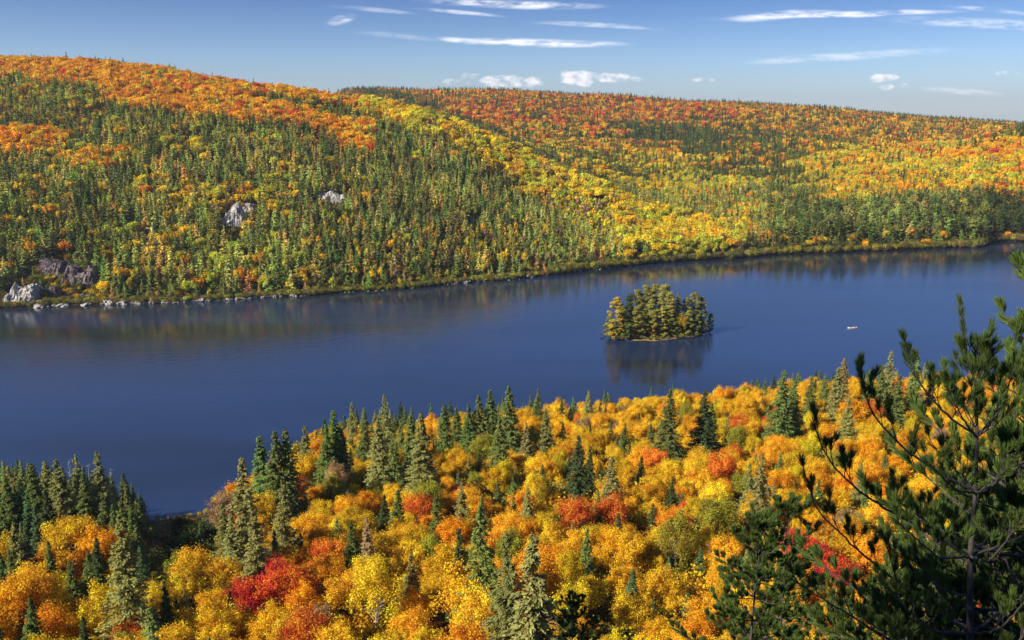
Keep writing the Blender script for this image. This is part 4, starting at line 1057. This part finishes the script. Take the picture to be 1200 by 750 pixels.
def person(loc, rz, label, side):
    J = {'pelvis': (0, 0, .36), 'belly': (.01, 0, .52), 'chest': (.05, 0, .74), 'neck': (.07, 0, .90), 'head': (.10, 0, 1.0), 'crown_': (.10, 0, 1.10),
         'shl': (.05, .19, .84), 'ell': (.26, .27, .66), 'hal': (.46, .20 * side + .05, .62 + .1 * side), 'shr': (.05, -.19, .84), 'elr': (.26, -.27, .66), 'har': (.46, .20 * side - .05, .62 - .1 * side),
         'hil': (.06, .10, .36), 'knl': (.46, .17, .42), 'anl': (.55, .15, .06), 'ftl': (.72, .15, .04), 'hir': (.06, -.10, .36), 'knr': (.46, -.17, .42), 'anr': (.55, -.15, .06), 'ftr': (.72, -.15, .04)}
    E = [('pelvis', 'belly'), ('belly', 'chest'), ('chest', 'neck'), ('neck', 'head'), ('head', 'crown_'), ('chest', 'shl'), ('shl', 'ell'), ('ell', 'hal'), ('chest', 'shr'), ('shr', 'elr'), ('elr', 'har'),
         ('pelvis', 'hil'), ('hil', 'knl'), ('knl', 'anl'), ('anl', 'ftl'), ('pelvis', 'hir'), ('hir', 'knr'), ('knr', 'anr'), ('anr', 'ftr')]
    RAD = {'pelvis': .15, 'belly': .14, 'chest': .16, 'neck': .06, 'head': .10, 'crown_': .085, 'shl': .075, 'ell': .055, 'hal': .045, 'shr': .075, 'elr': .055, 'har': .045, 'hil': .10, 'knl': .07, 'anl': .05, 'ftl': .04, 'hir': .10, 'knr': .07, 'anr': .05, 'ftr': .04}
    ks = list(J); me = bpy.data.meshes.new('person'); me.from_pydata([J[k] for k in ks], [(ks.index(a), ks.index(b)) for a, b in E], [])
    o = bpy.data.objects.new('person', me); C.objects.link(o); me.skin_vertices or None
    md = o.modifiers.new('skin', 'SKIN')
    if not me.skin_vertices: 
        bpy.context.view_layer.objects.active = o; o.select_set(True)
        try: bpy.ops.mesh.customdata_skin_add()
        except Exception: pass
    for i, k in enumerate(ks):
        me.skin_vertices[0].data[i].radius = (RAD[k], RAD[k]); me.skin_vertices[0].data[i].use_root = (k == 'pelvis')
    sb = o.modifiers.new('sub', 'SUBSURF'); sb.levels = 1; sb.render_levels = 1
    dg = bpy.context.evaluated_depsgraph_get(); m2 = bpy.data.meshes.new_from_object(o.evaluated_get(dg)); o.modifiers.clear(); o.data = m2
    m2.materials.clear()
    for m in (M_jacket, M_trou, M_skin): m2.materials.append(m)
    for p in m2.polygons:
        c = p.center; p.material_index = 2 if (c.z > .91 or c.x > .42 and c.z > .5) else 0 if c.z > .42 and c.x < .42 else 1; p.use_smooth = True
    o.location = loc; o.rotation_euler.z = rz; tag(o, label, 'person', 'paddlers in the canoe')
    g = Geo(); ph = np.linspace(0, 1.75, 8)[:, None]; tt = (np.arange(14) / 14 * 6.283)[None]
    g.grid(np.stack([.085 + .118 * np.sin(ph) * np.cos(tt), .112 * np.sin(ph) * np.sin(tt), 1.06 + .13 * np.cos(ph) + 0 * tt], -1)); h = bpy.data.objects.new('hair', g.mesh('hair', [M_hair], True)); h.parent = o; C.objects.link(h)
    g = Geo(); hx = .46; g.tube([(hx, .12 * side, .80), (hx + .02, .55 * side, -.02)], .018, 6); g.cards(np.array([[hx + .02, .60 * side, -.16]]), np.array([[0, .05 * side, -.24]]), np.array([[.10, 0, 0]]))
    pd = bpy.data.objects.new('paddle', g.mesh('paddle', [M_wood])); C.objects.link(pd); pd.location = loc; pd.rotation_euler.z = rz
    tag(pd, 'wooden paddle held by the %s paddler dipping into the lake' % ('bow' if side > 0 else 'stern'), 'paddle', 'paddles in use')


person((cw[0] + 1.15, cw[1] + .08, .0), .06, 'seated paddler in a red jacket at the canoe end towards the tall pine', 1)
person((cw[0] - 1.4, cw[1] - .08, .0), .06, 'seated paddler in a dark red jacket at the canoe end towards the islet', -1)


# ------------------------------------------------------------------ close white pines
class Pine:
    def __init__(s, seed, nl=.105, nw=.0024, dens=1.3):
        s.r = np.random.default_rng(seed); s.w = Geo(); s.n = Geo(); s.nl = nl; s.nw = nw; s.dens = dens
    def tuft(s, A, B, n):
        r = s.r; n = max(6, int(n * s.dens)); ax = unit((B - A)[None])[0]; q = r.random(n) ** .8; p = A + (B - A) * q[:, None]
        rd = rdir(r, n); rd = unit(rd - (rd @ ax)[:, None] * ax); sp_ = r.uniform(.18, .58, n) * (1.15 - .45 * q)
        d = unit(ax + rd * sp_[:, None] + np.array([0, 0, -.06])); L = s.nl * r.uniform(.75, 1.15, n)
        u = d * (L / 2)[:, None]; v = unit(np.cross(d, rdir(r, n))) * s.nw
        s.n.cards(p + u, u, v, 0, np.clip(.5 + r.normal(0, .2, n) + r.normal(0, .1), 0, 1))
    def twig(s, p, d, L, lvl=0):
        """a shoot that bends up; side shoots of its own when long enough"""
        r = s.r; m = 5; P_ = [p]; dd = d.copy()
        for i in range(m):
            dd = unit((dd + np.array([0, 0, .20]) + r.normal(0, .05, 3))[None])[0]; P_.append(P_[-1] + dd * L / m)
        P_ = np.array(P_); s.w.tube(P_, np.linspace(.004 + L * .006, .002, m + 1), 4, 0)
        s.tuft(P_[-3], P_[-1], 95 if lvl == 0 else 75)
        if L > .22 and lvl < 2:
            k = int(L / .13)
            for j in range(k):
                f = (j + .6 + r.random() * .4) / (k + .3); i = min(int(f * m), m - 1); q = P_[i] + (P_[i + 1] - P_[i]) * (f * m - i)
                sd = unit(np.cross(dd, [0, 0, 1])[None])[0] * (1 if j % 2 else -1)
                s.twig(q, unit((dd * .9 + sd * r.uniform(.5, .9) + np.array([0, 0, r.uniform(0, .35)]))[None])[0], min(L * .5, .3) * (1 - f * .5) + .06, lvl + 1)
    def branch(s, pts, r0, step=.175, tw=.36):
        pts = np.array(pts, float); r = s.r
        seg = np.linalg.norm(np.diff(pts, axis=0), axis=1); cum_ = np.concatenate([[0], np.cumsum(seg)]); T = cum_[-1]
        q = np.linspace(0, T, max(6, int(T / .08))); P_ = np.stack([np.interp(q, cum_, pts[:, k]) for k in range(3)], 1)
        for _ in range(3): P_[1:-1] = (P_[:-2] + P_[1:-1] * 2 + P_[2:]) / 4
        P_[1:-1] += r.normal(0, .004, P_[1:-1].shape); s.w.tube(P_, np.linspace(r0, .004, len(P_)), 6, 0)
        t0 = T * .30; j = 0; x = t0
        while x < T - .05:
            i = int(x / T * (len(P_) - 1)); d = unit((P_[min(i + 1, len(P_) - 1)] - P_[i])[None])[0]
            sd = unit(np.cross(d, [0, 0, 1])[None])[0] * (1 if j % 2 else -1); L = tw * (.55 + .6 * (1 - x / T)) * r.uniform(.6, 1.2)
            s.twig(P_[i], unit((d * .85 + sd * r.uniform(.35, .95) + np.array([0, 0, r.uniform(.05, .6)]))[None])[0], L); x += step * r.uniform(.7, 1.3); j += 1
        s.twig(P_[-2], unit((P_[-1] - P_[-3])[None])[0], .22)
        s.tuft(P_[-5], P_[-1], 60)
    def build(s, name, loc, scale=1., rz=0.):
        return s.w.mesh(name + '_wood', [M_pinebark], True), s.n.mesh(name + '_needles', [M_pine])


def pine_obj(meshes, loc, scale, rz, label, group=None):
    e = bpy.data.objects.new('pine_tree', None); e.location = loc; e.scale = (scale,) * 3; e.rotation_euler.z = rz; C.objects.link(e)
    for nm, me in (('trunk', meshes[0]), ('crown', meshes[1])):
        o = bpy.data.objects.new(nm, me); o.parent = e; C.objects.link(o)
    tag(e, label, 'pine', group); return e


HY = 8.0


def hp(x, y, dy=0.):
    a, bz = uv_of(x, y); Y = HY + dy; return np.array([a * Y, Y, CAMH + bz * Y])


hero = Pine(5); base = hp(1137, 760); gz0 = float(ground(base[0], base[1])[0])
tr = [np.array([base[0] + .05, base[1], gz0 - .2]), hp(1136, 760), hp(1137, 700), hp(1137, 650), hp(1143, 578), hp(1145, 510), hp(1144, 452)]
hero.w.tube(np.array(tr), [.050, .033, .030, .027, .020, .015, .011], 10)
hero.w.tube(np.array([hp(1144, 452), hp(1137, 430), hp(1131, 405), hp(1127, 375), hp(1126, 356)]), [.014, .012, .010, .008, .004], 6)
for q_ in (0, 1, 2): hero.tuft(hp(1131 - q_ * 2.5, 402 - q_ * 16), hp(1129 - q_ * 2, 384 - q_ * 16), 70)
for (x, y, dd) in [(1117, 395, -.1), (1140, 398, .1), (1133, 385, -.15), (1112, 400, .1)]: hero.twig(hp(1132, 425), unit((hp(x, y, dd) - hp(1132, 425))[None])[0], .22)
for (x, y, dd, L) in [(1150, 378, 0, .48), (1166, 388, -.1, .42), (1174, 408, .1, .34), (1110, 418, -.1, .30), (1108, 436, .1, .28), (1158, 400, .3, .35), (1128, 440, -.35, .3), (1176, 430, -.3, .3)]:
    hero.twig(hp(1144, 453), unit((hp(x, y, dd) - hp(1144, 453))[None])[0], L)
BR = [([(1145, 510, 0), (1110, 488, -.1), (1078, 452, -.2), (1060, 408, -.25)], .014), ([(1145, 510, 0), (1172, 485, .05), (1186, 440, .1), (1190, 405, .1)], .013),
      ([(1145, 512, 0), (1130, 495, -.35), (1110, 455, -.6)], .011), ([(1145, 512, 0), (1160, 500, -.3), (1172, 470, -.5)], .011), ([(1145, 512, 0), (1140, 490, .4), (1120, 460, .7)], .011),
      ([(1143, 577, 0), (1100, 553, -.1), (1063, 529, -.2), (1022, 487, -.3), (1008, 440, -.35)], .018), ([(1143, 577, 0), (1170, 562, .1), (1202, 543, .2), (1240, 505, .3)], .016), ([(1143, 577, 0), (1120, 575, -.5), (1085, 540, -.9)], .014),
      ([(1143, 577, 0), (1160, 575, -.45), (1190, 535, -.8)], .014), ([(1143, 577, 0), (1130, 560, .5), (1090, 520, 1.0)], .014),
      ([(1135, 651, 0), (1091, 625, -.1), (1035, 595, -.2), (1000, 571, -.3), (966, 533, -.4), (954, 497, -.4)], .020), ([(1136, 652, 0), (1165, 641, .1), (1202, 627, .2), (1250, 590, .3)], .018), ([(1136, 652, 0), (1100, 655, -.5), (1050, 610, -1.0)], .015),
      ([(1136, 652, 0), (1160, 660, -.5), (1205, 600, -.9)], .015), ([(1136, 652, 0), (1110, 630, .6), (1050, 585, 1.2)], .015), ([(1136, 652, 0), (1160, 630, .6), (1200, 590, 1.1)], .015),
      ([(1137, 742, 0), (1060, 690, -.1), (1000, 640, -.3), (958, 600, -.4), (942, 556, -.4)], .020), ([(1137, 742, 0), (1180, 712, .1), (1240, 660, .2)], .018), ([(1137, 742, 0), (1090, 740, -.5), (1030, 680, -1.0)], .016), ([(1137, 742, 0), (1170, 740, -.4), (1215, 690, -.9)], .016),
      ([(1137, 700, 0), (1100, 690, .5), (1040, 640, 1.0)], .014), ([(1137, 742, 0), (1110, 720, .6), (1060, 660, 1.3)], .016),
      ([(1137, 800, 0), (1060, 760, -.1), (985, 715, -.3), (930, 680, -.4)], .020), ([(1137, 800, 0), (1090, 790, -.6), (1010, 730, -1.1)], .018), ([(1137, 800, 0), (1170, 780, -.6), (1220, 720, -1.0)], .016), ([(1137, 800, 0), (1100, 770, .6), (1010, 700, 1.3)], .016)]
for pts_, r0 in BR: hero.branch([hp(*p) for p in pts_], r0)
o_ = np.array([base[0], base[1], gz0])
for G_ in (hero.w, hero.n): G_.V = [v - o_ for v in G_.V]
pine_obj(hero.build('tall_pine', None), tuple(o_), 1, 0, 'dark young white pine with bare grey trunk and long open branches at the lookout edge')


def sapling(seed, H, wh, top=.36, maxL=1.9, dens=.75, nw=.005, nl=.12):
    p = Pine(seed, nl, nw, dens); r = p.r; z = np.linspace(0, H, 12)
    p.w.tube(np.stack([.05 * np.sin(z * .8), .04 * np.sin(z * .6 + 1), z], 1), .008 + (H - z) * .0065, 8)
    for i in range(3): p.tuft(np.array([0, 0, H - .4 + i * .12]), np.array([0, 0, H - .25 + i * .12]), 80)
    zz = H - top
    while zz > H * .12 and zz > H - 7.5:
        L = min(maxL, .22 + (H - zz) * .42) * r.uniform(.85, 1.1); k = 5; a0 = r.random() * 6.28
        for j in range(k):
            az = a0 + j * 6.283 / k + r.normal(0, .2); dr = np.array([math.cos(az), math.sin(az), 0]); Lb = L * r.uniform(.75, 1.15); rise = .75 if H - zz < 1 else .38
            b0 = np.array([0, 0, zz]); p.branch([b0, b0 + dr * Lb * .5 + np.array([0, 0, rise * .35 * Lb]), b0 + dr * Lb + np.array([0, 0, rise * Lb])], .008 + Lb * .008, step=.15, tw=.30)
        zz -= wh * r.uniform(.85, 1.15)
    return p.build('pine', None)


SAP = [sapling(s, 6.5, .50) for s in (91, 92)]
SAPB = [sapling(s, 9, .62, maxL=2.3, dens=1.1, nw=.010, nl=.17) for s in (93, 94)]
PN = [  # x, tip y, depth, mesh set, H, label
    (1238, 425, 10.0, SAP[0], 6.5, 'dark pine cut by the photo edge beside the tall young pine'), (1195, 500, 13.5, SAP[1], 6.5, 'shaded pine just behind the upper trunk of the tall young pine'),
    (1085, 650, 10.5, SAP[1], 6.5, 'low shaded pine under the long branches, 90% across, 87% down photo'), (985, 685, 12.5, SAP[0], 6.5, 'low shaded pine at the foot of the vivid red maples'),
    (1170, 600, 11.0, SAP[0], 6.5, 'shaded bushy pine behind the lower trunk of the tall young pine'), (1040, 690, 9.0, SAP[1], 6.5, 'lowest dark pine along the bottom edge below the tall pine branches'),
    (893, 607, 34, SAPB[0], 9, 'green-topped pine with slender trunk beside the vivid red maples'), (925, 590, 50, SAPB[1], 9, 'broad pine with sunlit top just behind the slender pine'),
    (1125, 560, 24, SAPB[0], 9, 'mid-distance pine seen through branches of the tall young pine'), (1195, 520, 20, SAPB[1], 9, 'mid-distance pine near the photo edge, 69% down photo'), (672, 702, 62, SAPB[0], 9, 'dark pine rising among golden maples, 56% across the photo'),
    (1296, 215, 10.5, SAPB[0], 9, 'tall pine mostly outside the photo with one branch tip reaching in')]
for i, (x, y, Y, ms, Hn, lab) in enumerate(PN):
    a, bz = uv_of(x, y); X = a * Y; top = CAMH + bz * Y; gz = float(ground(X, Y)[0]); h = top - gz + .2
    pine_obj(ms, (X, Y, gz - .2), h / Hn, i * 1.9, lab, 'close pines at the lookout edge')

# trees of the lookout itself, whose shade falls over the close pines
for i, s_ in enumerate(np.arange(-11, 14, 5.6)):
    X = -15.4 + .47 * s_ + R.normal(0, .6); Y = -1.3 - .88 * s_ + R.normal(0, .6)
    e = plant('spruce_tree', X, Y, float(ground(X, Y)[0]), 17 + R.uniform(-1, 2), jit(TINT['green'], R), 'full', i, i * 2.)
    tag(e, 'tall spruce on the lookout behind the viewpoint shading the close pines', 'spruce', 'spruces standing on the lookout')

# ------------------------------------------------------------------ thin autumn haze over the valley
hz = bpy.data.materials.new('haze'); hz.use_nodes = True; t = NT(hz.node_tree)
pv = t.n('ShaderNodeVolumePrincipled'); pv.inputs['Color'].default_value = (.80, .88, 1, 1); pv.inputs['Density'].default_value = .00005; pv.inputs['Anisotropy'].default_value = .2
o = t.n('ShaderNodeOutputMaterial'); t.l(pv.outputs[0], o.inputs['Volume'])
me = bpy.data.meshes.new('haze'); x0, x1, y0, y1, z0, z1 = -13000, 13000, -13000, 13000, -600, 330
me.from_pydata([(x, y, z) for z in (z0, z1) for y in (y0, y1) for x in (x0, x1)], [], [(0, 2, 3, 1), (4, 5, 7, 6), (0, 1, 5, 4), (2, 6, 7, 3), (0, 4, 6, 2), (1, 3, 7, 5)])
me.materials.append(hz); ho = bpy.data.objects.new('haze', me); C.objects.link(ho); tag(ho, kind='stuff')
